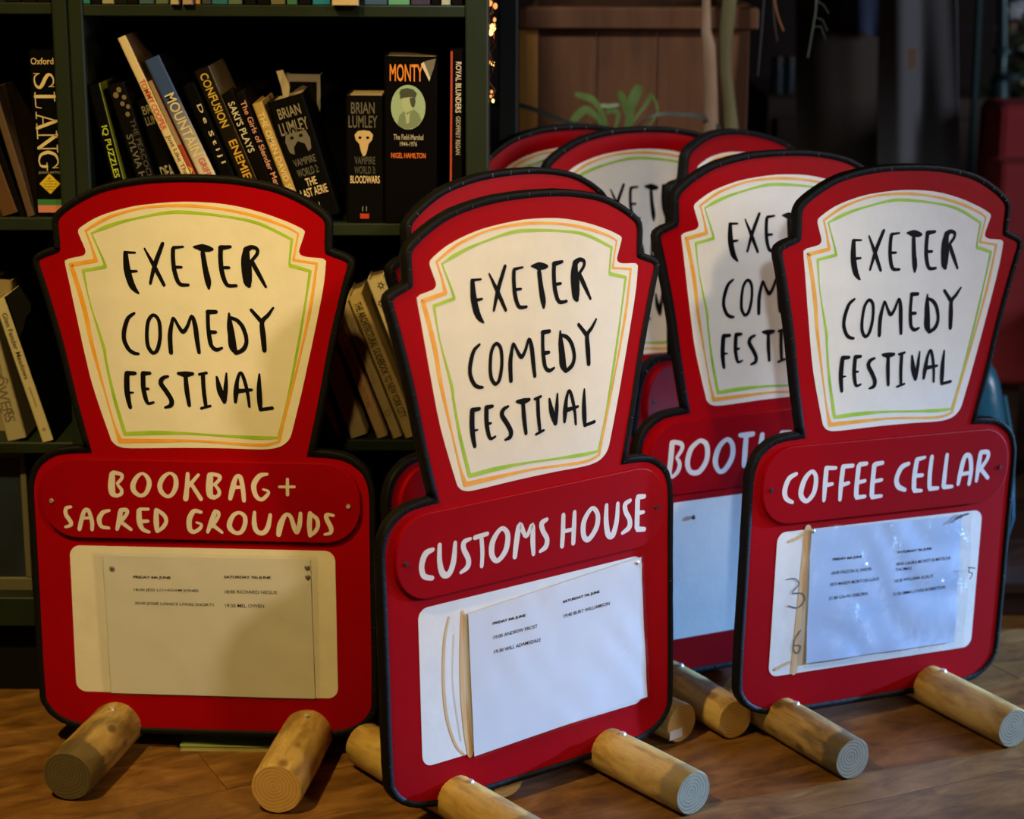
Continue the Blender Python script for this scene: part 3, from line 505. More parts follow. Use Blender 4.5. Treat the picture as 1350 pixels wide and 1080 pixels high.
def book(label, TL, TRw, BL, Y, depth, cover, texts=(), bands=(), zshelf=None, side=None, group='books on the middle shelf', setback=0.0, extra=None, name='book'):
    """TL, BL: picture positions of the spine's upper and lower left corners on the plane Y; TRw: spine width in picture units"""
    Yp = Y + setback
    a, b = at(*TL, Yp), at(*BL, Yp)
    d = a - b; h = d.length
    tilt = math.atan2(d.x, d.z)            # lean to the right positive
    wd = TRw * Yp / F_PX * 1.0
    if zshelf is not None:
        low = b.z - max(0, math.sin(tilt)) * wd if tilt > 0 else b.z
        rb = b.z - wd * math.sin(tilt)
        dz = zshelf - min(b.z, rb); b = b + Vector((0, 0, dz)); h = h - dz * 1.0 / max(math.cos(tilt), .3)
    t = bpy.data.objects.new(name, None); t.empty_display_size = 0.03; C.objects.link(t)
    t.location = b; t.rotation_euler = (0, tilt, 0)
    tag(t, label, 'book', group)
    th = min(0.0022, wd * 0.12)
    bm = bmesh.new()
    rad = min(0.004, wd * 0.22)
    # wrap-round cover: rounded spine and two boards
    prof = []
    for k in range(5):
        u = R_(180 + 90 * k / 4); prof.append((rad + rad * math.cos(u), rad + rad * math.sin(u)))
    prof2 = [(wd - x, y) for x, y in reversed(prof)]
    outer = [(0, depth)] + prof + prof2 + [(wd, depth)]
    inner = [(wd - th, depth), (wd - th, th + rad * 0.5), (th, th + rad * 0.5), (th, depth)]
    ring = outer + inner
    lo = [bm.verts.new((x, y, 0)) for x, y in ring]; hi = [bm.verts.new((x, y, h)) for x, y in ring]
    bm.faces.new(lo); bm.faces.new(list(reversed(hi)))
    n = len(ring)
    for i in range(n): bm.faces.new((lo[i], lo[(i + 1) % n], hi[(i + 1) % n], hi[i]))
    bmesh.ops.recalc_face_normals(bm, faces=bm.faces)
    for f in bm.faces:
        c = f.calc_center_median()
        if side and f.normal.x > 0.7 and c.x > wd * 0.8: f.material_index = 1
    mesh_obj('cover', bm, [col(cover), col(side)] if side else [col(cover)], t)
    g = min(0.003, h * 0.02)
    bm = bmesh.new(); box(bm, (th, th + rad * 0.5 + 0.0003, g), (wd - th, depth - 0.003, h - g)); mesh_obj('pages', bm, PAGES, t)
    for t0, t1, c in bands:
        bm = bmesh.new(); box(bm, (rad * .35, -0.0002, h * (1 - t1)), (wd - rad * .35, 0.0006, h * (1 - t0))); mesh_obj('spine_band', bm, col(c), t)
    for i, (body, c, mode, t0, t1, cx, sz) in enumerate(texts):
        bm = bmesh.new()
        if mode == 'v':      # reads downwards
            z0, L, H = h * (1 - t0), h * (t1 - t0), wd * sz
            add_text(bm, body, lambda x, y: Vector((wd * cx - H / 2 + y, -0.0004, z0 - x)), L, H, 0.012)
        else:
            z0, L, H = h * (1 - t1), wd * sz, h * (t1 - t0)
            add_text(bm, body, lambda x, y: Vector((wd * cx - L / 2 + x, -0.0004, z0 + y)), L, H, 0.012)
        face_front(bm)
        mesh_obj('title', bm, col(c), t)
    if extra: extra(t, wd, h)
    return t


CR = (0.72, 0.58, 0.36); GY = (0.20, 0.19, 0.17); BLK = (0.012, 0.011, 0.010); ORG = (0.75, 0.24, 0.03); YEL = (0.80, 0.55, 0.08)
Yb = YF + 0.008
BMS = 288.5


def blob(name, pts, z, c, t):
    bm = bmesh.new(); bm.faces.new([bm.verts.new((x, z, y)) for x, y in pts]); face_front(bm); return mesh_obj(name, bm, col(c), t)


def skull(kind):
    def f(t, wd, h):
        cx, cz = wd * 0.48, h * 0.64
        s = wd * (0.27 if kind else 0.33)
        c = (0.55, 0.40, 0.22) if kind else (0.13, 0.12, 0.10)
        if kind:
            pts = [(-.9, .7), (-.6, 1.05), (0, 1.15), (.6, 1.05), (.9, .7), (.8, .2), (.45, -.2), (.3, -.9), (.15, -1.3), (-.1, -1.4), (-.3, -.9), (-.45, -.2), (-.8, .2)]
        else:
            pts = [(-1, .2), (-.8, .8), (-.3, 1.1), (.4, 1.05), (.9, .7), (1.05, 0), (.9, -.8), (.6, -1.0), (.5, -.3), (0, .05), (-.45, -.35), (-.55, -.95), (-.9, -.7)]
        blob('emblem', [(cx + x * s, cz + y * s) for x, y in pts], -0.0004, c, t)
        d = (0.05, 0.035, 0.02)
        for sx in (-.38, .38):
            blob('emblem_eye', [(cx + (sx + .17 * math.cos(a)) * s, cz + (.42 + .14 * math.sin(a)) * s) for a in [k * math.pi / 4 for k in range(8)]], -0.0006, d, t)
        blob('publisher_mark', [(cx - wd * .12, h * .035), (cx + wd * .12, h * .035), (cx + wd * .12, h * .075), (cx - wd * .12, h * .075)], -0.0005, (0.45, 0.04, 0.02), t)
        bm = bmesh.new()
        for dx in (-.05, .05): stroke(bm, [((cx + wd * dx) * 1000, h * 95, .8), ((cx + wd * dx) * 1000, h * 130, .8)], -0.0005, smooth=False)
        face_front(bm); mesh_obj('publisher_mark', bm, col((.35, .33, .3)), t)
    return f


book('black quiz book with lime green title and green side, first from the bookcase upright', (115.5, 113), 17, (160, BMS), Yb, 0.13, BLK,
     [('IQ PUZZLES', (0.50, 0.62, 0.05), 'v', 0.30, 0.68, 0.5, 0.55)], side=(0.28, 0.33, 0.03), zshelf=0.639)


def leafmark(t, wd, h):
    for (dx, dz, s) in ((.35, .93, .16), (.6, .96, .14), (.75, .90, .13), (.55, .86, .13), (.8, .83, .12), (.65, .78, .13)):
        blob('emblem', [(wd * dx + wd * s * math.cos(a), h * dz + wd * s * math.sin(a) * 1.1) for a in [k * math.pi / 4 for k in range(8)]], -0.0004 - dx * 1e-4, (0.20, 0.15, 0.08), t)


book('dark paperback with worn grey letters and a pale leaf emblem beside the quiz book', (142, 115), 24, (198, BMS), Yb, 0.12, (0.020, 0.018, 0.015),
     [('SYLVIA HUNT', (0.16, 0.15, 0.13), 'v', 0.36, 0.86, 0.38, 0.36), ('THE PEACOCK\u2019S EYE', (0.07, 0.065, 0.06), 'v', 0.26, 0.88, 0.78, 0.28)], extra=leafmark, zshelf=0.639)
book('short black paperback with blocky grey letters behind the pale comedian book', (180, 134), 21, (231, BMS), Yb, 0.11, (0.012, 0.013, 0.012),
     [('BRI', (0.22, 0.20, 0.14), 'h', 0.05, 0.12, 0.55, 0.7), ('LUM', (0.22, 0.20, 0.14), 'h', 0.14, 0.21, 0.55, 0.7), ('DEA', (0.35, 0.32, 0.24), 'h', 0.55, 0.66, 0.5, 0.8)], zshelf=0.639, setback=0.012)
book('tall cream paperback leaning left with red title, its brown top cover showing', (156.5, 51), 12.5, (268, BMS), Yb, 0.13, (0.70, 0.58, 0.38),
     [('TOMMY COOPER', (0.60, 0.06, 0.02), 'v', 0.23, 0.50, 0.5, 0.62), ('Just Like That!', (0.10, 0.07, 0.05), 'v', 0.53, 0.77, 0.5, 0.6)],
     [(0.77, 0.90, (0.65, 0.55, 0.05))], side=(0.10, 0.055, 0.02), zshelf=0.639)
book('thin red and yellow paperback squeezed against the blue mountain book', (197, 108), 6, (280.5, BMS), Yb, 0.12, (0.35, 0.05, 0.02),
     [('ARCHER', (0.75, 0.60, 0.10), 'v', 0.6, 0.9, 0.5, 0.7)], [(0.0, 0.45, (0.30, 0.24, 0.15))], zshelf=0.639)
def mtn(t, wd, h):
    bm = bmesh.new(); n = 14
    M = MATS.get('blue_fade')
    if not M:
        M = bpy.data.materials.new('blue_fade'); M.use_nodes = True; nt = M.node_tree; b = nt.nodes['Principled BSDF']; b.inputs['Roughness'].default_value = 0.25
        tc = nt.nodes.new('ShaderNodeTexCoord'); s = nt.nodes.new('ShaderNodeSeparateXYZ'); r = nt.nodes.new('ShaderNodeValToRGB')
        mm = nt.nodes.new('ShaderNodeMath'); mm.operation = 'DIVIDE'; mm.inputs[1].default_value = h
        nt.links.new(tc.outputs['Object'], s.inputs[0]); nt.links.new(s.outputs['Z'], mm.inputs[0]); nt.links.new(mm.outputs[0], r.inputs[0]); nt.links.new(r.outputs[0], b.inputs['Base Color'])
        r.color_ramp.elements[0].position = 0.33; r.color_ramp.elements[0].color = (0.62, 0.56, 0.48, 1)
        r.color_ramp.elements[1].position = 0.75; r.color_ramp.elements[1].color = (0.045, 0.085, 0.28, 1)
        MATS['blue_fade'] = M
    for c in t.children:
        if c.name.startswith('cover'): c.data.materials[0] = M


book('thick blue to white glossy paperback titled mountain in cream capitals', (192, 81), 22.5, (291, BMS), Yb, 0.15, (0.045, 0.085, 0.28),
     [('MOUNTAIN', (0.72, 0.62, 0.38), 'v', 0.22, 0.60, 0.5, 0.62), ('GRIFF RHYS JONES', (0.50, 0.05, 0.03), 'v', 0.62, 0.99, 0.5, 0.5)], extra=mtn, side=(0.01, 0.012, 0.02), zshelf=0.639)
book('black paperback with widely spaced cream letters leaning on the mountain book', (241, 115), 19, (316, BMS), Yb, 0.11, BLK,
     [('D e  S t i j l', (0.65, 0.58, 0.38), 'v', 0.15, 0.58, 0.6, 0.42)], zshelf=0.639)
book('olive book with golden words running down its spine, tan cover behind', (257, 95), 22, (339, BMS), Yb, 0.13, (0.045, 0.035, 0.018),
     [('CONFUSION', (0.60, 0.42, 0.06), 'v', 0.03, 0.38, 0.5, 0.5), ('ENEMIES', (0.62, 0.36, 0.04), 'v', 0.47, 0.76, 0.55, 0.5)],
     [(0.79, 0.97, (0.30, 0.28, 0.18))], side=(0.13, 0.09, 0.045), zshelf=0.639)
book('small dark brown paperback of plays with pale capitals', (293, 126), 18, (362, BMS), Yb, 0.11, (0.016, 0.012, 0.008),
     [('SAKI\u2019S PLAYS', (0.62, 0.58, 0.44), 'v', 0.07, 0.46, 0.5, 0.5)], zshelf=0.639)
book('thin black paperback with a pink title running down', (312, 125), 12, (380, BMS), Yb, 0.11, (0.02, 0.014, 0.012),
     [('The Girls of Slender Means', (0.62, 0.30, 0.22), 'v', 0.06, 0.78, 0.5, 0.62), ('MURIEL', (0.45, 0.42, 0.34), 'v', 0.82, 0.99, 0.6, 0.5)], zshelf=0.639)
book('worn mustard yellow paperback with cream serif letters', (334, 138), 14, (392, BMS), Yb, 0.11, (0.42, 0.28, 0.08),
     [('THE OMEN DAVID SELTZER', (0.72, 0.60, 0.34), 'v', 0.08, 0.95, 0.5, 0.55)], zshelf=0.639)
aerie = book('thick black vampire paperback leaning left, grey head emblem and cream title the last aerie', (355, 136), 49, (402, 284), Yb, 0.11, BLK,
     [('BRIAN', (0.24, 0.21, 0.15), 'h', 0.07, 0.155, 0.5, 0.62), ('LUMLEY', (0.24, 0.21, 0.15), 'h', 0.185, 0.285, 0.5, 0.78),
      ('VAMPIRE', (0.10, 0.097, 0.08), 'h', 0.49, 0.55, 0.5, 0.62), ('WORLD 2:', (0.10, 0.097, 0.08), 'h', 0.575, 0.64, 0.5, 0.6),
      ('THE', CR, 'h', 0.66, 0.725, 0.5, 0.30), ('LAST AERIE', CR, 'h', 0.74, 0.81, 0.5, 0.74)], zshelf=0.639, extra=skull(0))
book('thick black vampire paperback standing upright, pale skull emblem and cream title bloodwars', (455, 126), 50, (457, BMS + 1), Yb, 0.11, BLK,
     [('BRIAN', (0.11, 0.10, 0.08), 'h', 0.05, 0.14, 0.46, 0.62), ('LUMLEY', (0.11, 0.10, 0.08), 'h', 0.155, 0.25, 0.46, 0.76),
      ('VAMPIRE', (0.07, 0.07, 0.06), 'h', 0.475, 0.535, 0.5, 0.55), ('WORLD 3:', (0.07, 0.07, 0.06), 'h', 0.55, 0.61, 0.5, 0.56),
      ('BLOODWARS', CR, 'h', 0.625, 0.685, 0.5, 0.78)], zshelf=0.639, extra=skull(1))


def monty(t, wd, h):
    cx, cz = wd * 0.455, h * 0.70; rx, rz = wd * 0.325, h * 0.133
    circ = lambda kx, kz, ox=0, oz=0, n=28: [(cx + ox * rx + rx * kx * math.cos(2 * math.pi * k / n), cz + oz * rz + rz * kz * math.sin(2 * math.pi * k / n)) for k in range(n)]
    blob('medallion', circ(1, 1), -0.0004, (0.30, 0.42, 0.27), t)
    g = (0.055, 0.065, 0.045); g2 = (0.17, 0.23, 0.14); g3 = (0.36, 0.44, 0.28)
    P = lambda pts: [(cx + x * rx, cz + y * rz) for x, y in pts]
    blob('portrait_shoulders', P([(-.62, -.78), (-.5, -.35), (-.2, -.15), (.05, -.2), (.35, -.1), (.62, -.3), (.78, -.6), (.45, -.88), (0, -.98), (-.35, -.92)]), -0.0006, g2, t)
    blob('portrait_face', P([(-.32, .42), (-.36, .22), (-.42, .1), (-.33, .0), (-.3, -.16), (-.1, -.26), (.12, -.16), (.28, 0), (.36, .25), (.32, .45)]), -0.0007, g3, t)
    blob('portrait_hair', P([(.08, .42), (.12, .2), (.2, .02), (.34, .0), (.42, .25), (.38, .45)]), -0.0008, g, t)
    blob('portrait_cap', P([(-.48, .38), (-.45, .5), (-.52, .66), (-.4, .8), (-.05, .86), (.3, .8), (.5, .62), (.42, .44), (.1, .47), (-.2, .44)]), -0.0009, g, t)
    blob('portrait_collar', P([(-.2, -.2), (-.05, -.35), (.1, -.2), (.05, -.7), (-.1, -.75)]), -0.0009, g3, t)
    blob('torn_jacket', [(wd * .70, h * .955), (wd * .78, h * .975), (wd * .97, h * .99), (wd * .93, h * .93), (wd * .85, h * .86)], -0.0008, (0.14, 0.13, 0.10), t)
    blob('torn_jacket_edge', [(wd * .69, h * .957), (wd * .745, h * .97), (wd * .87, h * .875), (wd * .85, h * .855)], -0.0012, (0.60, 0.52, 0.38), t)


book('large black hardback with orange title and an oval green soldier portrait', (506, 74), 70, (506.5, 294), Yb - 0.004, 0.155, (0.010, 0.008, 0.010),
     [('MONTY', ORG, 'h', 0.045, 0.148, 0.42, 0.62), ('The Field-Marshal', (0.42, 0.38, 0.30), 'h', 0.462, 0.495, 0.46, 0.56), ('1944-1976', (0.42, 0.38, 0.30), 'h', 0.505, 0.533, 0.46, 0.32),
      ('NIGEL HAMILTON', (0.72, 0.16, 0.03), 'h', 0.573, 0.605, 0.46, 0.65)], extra=monty, zshelf=0.639, side=(0.03, 0.008, 0.015))
book('thin black book with a red edge and small white title against the right upright', (593.5, 65), 18, (592, BMS + 3), Yb, 0.15, (0.014, 0.011, 0.010),
     [('ROYAL BLUNDERS', (0.66, 0.58, 0.46), 'v', 0.07, 0.36, 0.62, 0.42), ('GEOFFREY REGAN', (0.42, 0.37, 0.30), 'v', 0.38, 0.60, 0.62, 0.34)],
     zshelf=0.639, extra=lambda t, wd, h: blob('red_stripe', [(0.0006, 0.002), (wd * .18, 0.002), (wd * .18, h - .002), (0.0006, h - .002)], -0.0004, (0.42, 0.05, 0.03), t))


# picture-covered book standing behind the leaning ones, and a torn paper marker
def pic(t, wd, h):
    blob('cover_picture', [(wd * .12, h * .02), (wd * .88, h * .02), (wd * .88, h * .945), (wd * .12, h * .945)], -0.0004, (0.05, 0.035, 0.02), t)
    blob('cover_picture_detail', [(wd * .2, h * .80), (wd * .8, h * .80), (wd * .75, h * .89), (wd * .5, h * .92), (wd * .25, h * .88)], -0.0006, (0.22, 0.16, 0.10), t)


book('cream bordered picture book standing behind the leaning vampire paperback', (376, 97.5), 47, (378, 284), Yb + 0.125, 0.03, (0.50, 0.42, 0.28), extra=pic, zshelf=0.639, side=(0.01, 0.01, 0.01))
bm = bmesh.new()
pts = [at(*p, Yb + 0.05 + dy) for p, dy in (((364, 94), 0), ((373, 92), .003), ((382, 115), .001), ((379, 140), 0), ((376, 140), 0), ((370, 112), -.002))]
bm.faces.new([bm.verts.new(p) for p in pts]); bmesh.ops.solidify(bm, geom=bm.faces[:], thickness=0.0006)
tag(mesh_obj('paper_marker', bm, mat('marker_paper', (0.62, 0.54, 0.38), 0.7)), 'curled cream paper slip sticking up above the leaning vampire paperback', 'bookmark')

# left bay, middle shelf
G2 = 'books in the left bay'


SERIF = {   # roman capitals as pen strokes: (x, y, width) with x along the line, y up, unit height
 'S': [[(.60, .80, .05), (.50, .93, .06), (.34, .97, .07), (.17, .88, .11), (.14, .72, .15), (.30, .56, .18), (.50, .43, .18), (.64, .28, .15), (.58, .11, .11), (.38, .03, .07), (.20, .07, .06), (.10, .24, .05)], [(.61, .97, .035), (.61, .72, .035)], [(.09, .30, .035), (.09, .02, .035)]],
 'L': [[(.22, .97, .16), (.22, .03, .16)], [(.06, .975, .05), (.40, .975, .05)], [(.06, .025, .05), (.62, .025, .05)], [(.64, .03, .04), (.68, .30, .04)]],
 'A': [[(.40, .96, .06), (.18, .03, .06)], [(.42, .98, .15), (.70, .03, .16)], [(.26, .34, .05), (.58, .34, .05)], [(.06, .025, .05), (.32, .025, .05)], [(.52, .025, .05), (.86, .025, .05)]],
 'N': [[(.20, .97, .06), (.20, .03, .06)], [(.20, .97, .16), (.72, .05, .16)], [(.74, .97, .06), (.74, .03, .06)], [(.04, .975, .05), (.30, .975, .05)], [(.08, .025, .05), (.34, .025, .05)], [(.60, .975, .05), (.88, .975, .05)]],
 'G': [[(.72, .74, .05), (.60, .92, .06), (.44, .97, .07), (.22, .86, .13), (.12, .60, .16), (.12, .40, .16), (.22, .14, .13), (.44, .03, .07), (.62, .08, .07), (.68, .20, .12), (.68, .40, .14)], [(.54, .415, .05), (.84, .415, .05)], [(.73, .97, .035), (.73, .68, .035)]]}


def serif_word(word, t, wd, h, t0, t1, cx, sz, c):
    bm = bmesh.new(); H = wd * sz; adv = h * (t1 - t0) / len(word)
    for i, ch in enumerate(word):
        for st in SERIF[ch]:
            big = len(st) > 3
            P = []
            for x, y, w_ in st:
                px = wd * cx - H / 2 + y * H; pz = h * (1 - t0) - (i + x * 1.28) * adv
                P.append((px * 1000, pz * 1000, w_ * H * 1000))
            stroke(bm, P, -0.0006, 5, smooth=big, wmin=.2)
    face_front(bm); return mesh_obj('title', bm, col(c), t)


def slang(t, wd, h):
    serif_word('SLANG', t, wd, h, 0.125, 0.71, 0.50, 0.70, (0.74, 0.62, 0.40))
    c = wd * .5; z = h * .20; s = wd * .36
    blob('yellow_diamond', [(c - s, z), (c, z - s), (c + s, z), (c, z + s)], -0.0005, (0.72, 0.52, 0.03), t)
    bm = bmesh.new()
    for i, (tx, ww) in enumerate((('A', .1), ('unique', .3), ('survey of', .48), ('English', .36), ('slang', .26))):
        add_text(bm, tx, lambda x, y, i=i, ww=ww: Vector((c - wd * ww / 2 + x, -0.0008, z + s * (.52 - .27 * i) - s * .08 + y)), wd * ww, s * .17)
    face_front(bm); mesh_obj('printed_note', bm, INK, t)


book('large black dictionary with big cream word slang, yellow diamond and green and pink bands', (36.5, 66), 38, (49.5, 284), Yb + 0.004, 0.15, (0.012, 0.011, 0.012),
     [('Oxford', CR, 'h', 0.045, 0.085, 0.47, 0.78), ('JOHN AYTO', (0.40, 0.35, 0.26), 'h', 0.725, 0.742, 0.5, 0.75)],
     [(0.895, 0.93, (0.04, 0.20, 0.06)), (0.93, 0.975, (0.62, 0.22, 0.17))], extra=slang, zshelf=0.645, group=G2)
book('brown hardback leaning left at the picture edge', (-46, 160), 24, (2, 290), Yb, 0.14, (0.10, 0.045, 0.018), zshelf=0.645, group=G2, side=(0.03, 0.02, 0.015))
book('thin black paperback between the two brown books at the picture edge', (-24, 152), 8, (26, 290), Yb, 0.13, (0.02, 0.017, 0.014), zshelf=0.645, group=G2)


def blot(t, wd, h):
    M = mat('mottled_picture_cover', (0.035, 0.022, 0.015), 0.5, noise=(0.34, 0.20, 0.11), nscale=22, stretch=(1, 1, 0.5))
    for c in t.children:
        if c.name.startswith('cover'): c.data.materials[1] = M


book('paperback with a brown mottled picture cover leaning beside the dictionary', (-16, 118), 10, (36, 287), Yb, 0.14, (0.10, 0.06, 0.035), zshelf=0.645, group=G2, side=(0.1, 0.06, 0.03), extra=blot)

# left bay, lower shelf


def florals(t, wd, h):
    bm = bmesh.new(); r = random.Random(5)
    for k in range(7):
        x, z = wd * r.uniform(.15, .8) * 1000, h * r.uniform(.1, .6) * 1000
        stroke(bm, [(x, z, .6), (x + r.uniform(-3, 3), z + 5, 1.8), (x + r.uniform(-4, 4), z + 11, .4)], -0.0005)
    face_front(bm); mesh_obj('leaf_print', bm, col((0.14, 0.13, 0.08)), t)


book('white paperback with faint grey leaf print leaning at the left edge', (-37, 412), 27, (9, 576), Yb, 0.12, (0.42, 0.38, 0.29), [('FLOWERS', (0.20, 0.17, 0.12), 'v', 0.4, 0.86, 0.45, 0.55)], extra=florals, zshelf=0.352, group='books on the lower left shelf')


def glen(t, wd, h):
    # torn dust jacket on the side cover
    bm = bmesh.new()
    P = [(0.004, h * .995), (0.075, h * .995), (0.10, h * .93), (0.105, h * .85), (0.085, h * .80), (0.06, h * .80), (0.03, h * .745), (0.004, h * .72)]
    bm.faces.new([bm.verts.new((wd + 0.0004, y, z)) for y, z in P]); bm.normal_update()
    for f in bm.faces:
        if f.normal.x < 0: f.normal_flip()
    mesh_obj('torn_jacket', bm, col((0.11, 0.11, 0.12)), t)
    for c in t.children:
        if c.name.startswith('title'): pass
    blob('publisher_mark', [(wd * .5 + .0022 * math.cos(a), h * .085 + .0022 * math.sin(a)) for a in [k * math.pi / 4 for k in range(8)]], -0.0005, (0.35, 0.25, 0.15), t)


book('slim white paperback titled in small black letters, torn grey jacket over its green side', (-9, 396), 17, (55.5, 583), Yb - 0.006, 0.13, (0.62, 0.56, 0.40),
     [('Glen Fender Meadows', (0.08, 0.07, 0.06), 'v', 0.10, 0.56, 0.52, 0.42), ('paperback', (0.42, 0.34, 0.2), 'v', 0.62, 0.76, 0.5, 0.3)], side=(0.012, 0.028, 0.010), extra=glen, zshelf=0.352, group='books on the lower left shelf')
book('beige book standing behind the slim white paperback', (-14, 368), 30, (-14, 560), Yb + 0.05, 0.10, (0.30, 0.24, 0.14), zshelf=0.352, group='books on the lower left shelf')

# main bay, lower shelf
G3 = 'tan books on the lower shelf'
TAN = (0.42, 0.33, 0.17)


def ringmark(t, wd, h):
    n = 14; bm = bmesh.new()
    pts = [(wd * 500 + 3 * math.cos(2 * math.pi * k / n), h * 185 + 3.6 * math.sin(2 * math.pi * k / n), 1.0) for k in range(n)]
    stroke(bm, pts + [pts[0]], -0.0005, 2); face_front(bm); mesh_obj('publisher_mark', bm, col((0.22, 0.12, 0.04)), t)


book('smallest tan booklet at the foot of the leaning row', (404, 466), 8, (444, 566), Yb + .004, 0.11, TAN, [('PENGUIN', (0.3, 0.22, 0.12), 'v', 0.3, 0.9, 0.5, 0.4)], zshelf=0.357, group=G3)
book('broad plain tan paperback with an oval mark near its foot', (407, 416), 24, (462, 566), Yb, 0.11, (0.36, 0.29, 0.16), extra=ringmark, zshelf=0.357, group=G3)
book('tan paperback with red lettering, third of the leaning row', (440, 420), 15, (497, 566), Yb, 0.11, (0.46, 0.31, 0.16), [('A HISTORY OF ARCHITECTURE', (0.36, 0.12, 0.05), 'v', 0.2, 0.75, 0.4, 0.42)], zshelf=0.357, group=G3)
book('narrow tan paperback with a dark ring mark beside the city guidebook', (452, 402), 13, (518, 566), Yb, 0.11, TAN, [('On Painting', (0.25, 0.2, 0.12), 'v', 0.12, 0.32, 0.45, 0.4), ('the story of design', (0.3, 0.24, 0.14), 'v', 0.36, 0.60, 0.45, 0.35)], extra=ringmark, zshelf=0.357, group=G3)
book('tan architectural guidebook with a long black title down its spine', (463, 393), 20, (534, 567), Yb, 0.12, (0.46, 0.35, 0.15),
     [('THE ARCHITECTURAL GUIDEBOOK TO NEW YORK CITY', (0.05, 0.04, 0.025), 'v', 0.05, 0.86, 0.48, 0.5)], zshelf=0.357, group=G3)


def pat(t, wd, h):
    bm = bmesh.new()
    for k in range(9):
        zc = h * (0.95 - k * .1) * 1000; xc = wd * (300 if k % 2 else 650)
        pts = [(xc + 2.4 * math.cos(2 * math.pi * j / 10), zc + 3 * math.sin(2 * math.pi * j / 10), 1.2) for j in range(10)]
        stroke(bm, pts + [pts[0]], -0.0005, 2)
        for j in range(6):
            a = j * math.pi / 3; stroke(bm, [(xc + 3.2 * math.cos(a), zc + 4 * math.sin(a), .8), (xc + 4.5 * math.cos(a), zc + 5.6 * math.sin(a), .8)], -0.0006, smooth=False)
    face_front(bm); mesh_obj('flower_print', bm, BLACKP, t)


book('cream book with a black flower pattern right of the guidebook', (488, 371), 24, (563, 567), Yb + .004, 0.12, (0.58, 0.50, 0.34), extra=pat, zshelf=0.357, group=G3)

# top shelf: only the feet of the books are in view
top_books = [((109, 9), 10, (0.02, 0.20, 0.24), 'teal'), ((120, 9), 13, (0.03, 0.03, 0.03), 'black'), ((134, 6), 16, (0.36, 0.34, 0.26), 'dull cream'), ((151, 9), 17, (0.05, 0.05, 0.04), 'dark olive'), ((168, 9), 14, (0.03, 0.03, 0.035), 'charcoal'), ((183, 7), 20, (0.05, 0.11, 0.17), 'slate blue'), ((205, 8), 17, (0.10, 0.15, 0.12), 'grey green'),
             ((226, 11), 11, (0.50, 0.42, 0.28), 'beige'), ((242, 12), 13, (0.42, 0.30, 0.24), 'pinkish'), ((255, 10), 9, (0.55, 0.28, 0.10), 'orange brown'), ((266, 8), 12, (0.04, 0.05, 0.06), 'navy black'), ((279, 9), 21, (0.02, 0.15, 0.24), 'petrol blue'), ((301, 9), 18, (0.10, 0.16, 0.12), 'moss green'),
             ((322, 9), 15, (0.03, 0.03, 0.03), 'matt black'), ((339, 9), 17, (0.025, 0.025, 0.02), 'dark brown'), ((357, 9), 19, (0.16, 0.14, 0.08), 'speckled brown'), ((378, 10), 14, (0.05, 0.18, 0.13), 'dull green'), ((394, 9), 16, (0.03, 0.03, 0.035), 'dark grey'), ((412, 9), 23, (0.01, 0.22, 0.40), 'bright blue'),
             ((439, 12), 34, (0.62, 0.47, 0.25), 'cream hardback'), ((480, 10), 30, (0.04, 0.09, 0.18), 'dark blue'), ((512, 11), 28, (0.10, 0.33, 0.20), 'green'), ((542, 10), 25, (0.045, 0.03, 0.07), 'dark purple'), ((569, 10), 11, (0.02, 0.02, 0.02), 'thin black'), ((582, 10), 12, (0.42, 0.42, 0.36), 'pale grey'), ((596, 10), 14, (0.03, 0.02, 0.02), 'brown black')]
for (p, w_, c, nm) in top_books:
    hh = random.Random(p[0]).uniform(.15, .2); b = at(p[0], p[1], YF + 0.001)
    setb = {439: -0.012, 242: -0.006, 226: -0.006}.get(p[0], 0.004)
    topx = (b + Vector((0, 0, hh)))
    t = book('foot of a %s book on the top shelf' % nm, p, w_ * 1.0, p, YF, 0.13, c, setback=setb, group='books on the top shelf') if False else None
    # upright book built directly on the shelf
    t = empty('book', (b.x, YF + setb, 0.909)); tag(t, '%s book on the top shelf, only its foot in view' % nm, 'book', 'books on the top shelf')
    wd = w_ * YF / F_PX - 0.0004
    bm = bmesh.new(); box(bm, (0, 0, 0), (wd, 0.004, hh), 0.0012); box(bm, (0, 0.0035, 0), (0.0018, 0.13, hh)); box(bm, (wd - 0.0018, 0.0035, 0), (wd, 0.13, hh)); mesh_obj('cover', bm, col(c), t)
    bm = bmesh.new(); box(bm, (0.0019, 0.0041, 0.002), (wd - 0.0019, 0.127, hh - 0.002)); mesh_obj('pages', bm, PAGES, t)
# a few past the left upright too
for k, (px, w_, c, nm) in enumerate([(4, 22, (0.03, 0.035, 0.03), 'blackish green'), (28, 18, (0.04, 0.03, 0.02), 'umber'), (48, 17, (0.03, 0.03, 0.04), 'midnight blue')]):
    b = at(px, 8, YF); t = empty('book', (b.x, YF + 0.006, 0.911)); tag(t, '%s book at the top left of the picture, only its foot in view' % nm, 'book', 'books on the top shelf')
    wd = w_ * YF / F_PX
    bm = bmesh.new(); box(bm, (0, 0, 0), (wd, 0.12, 0.17), 0.0012); mesh_obj('cover', bm, col(c), t)

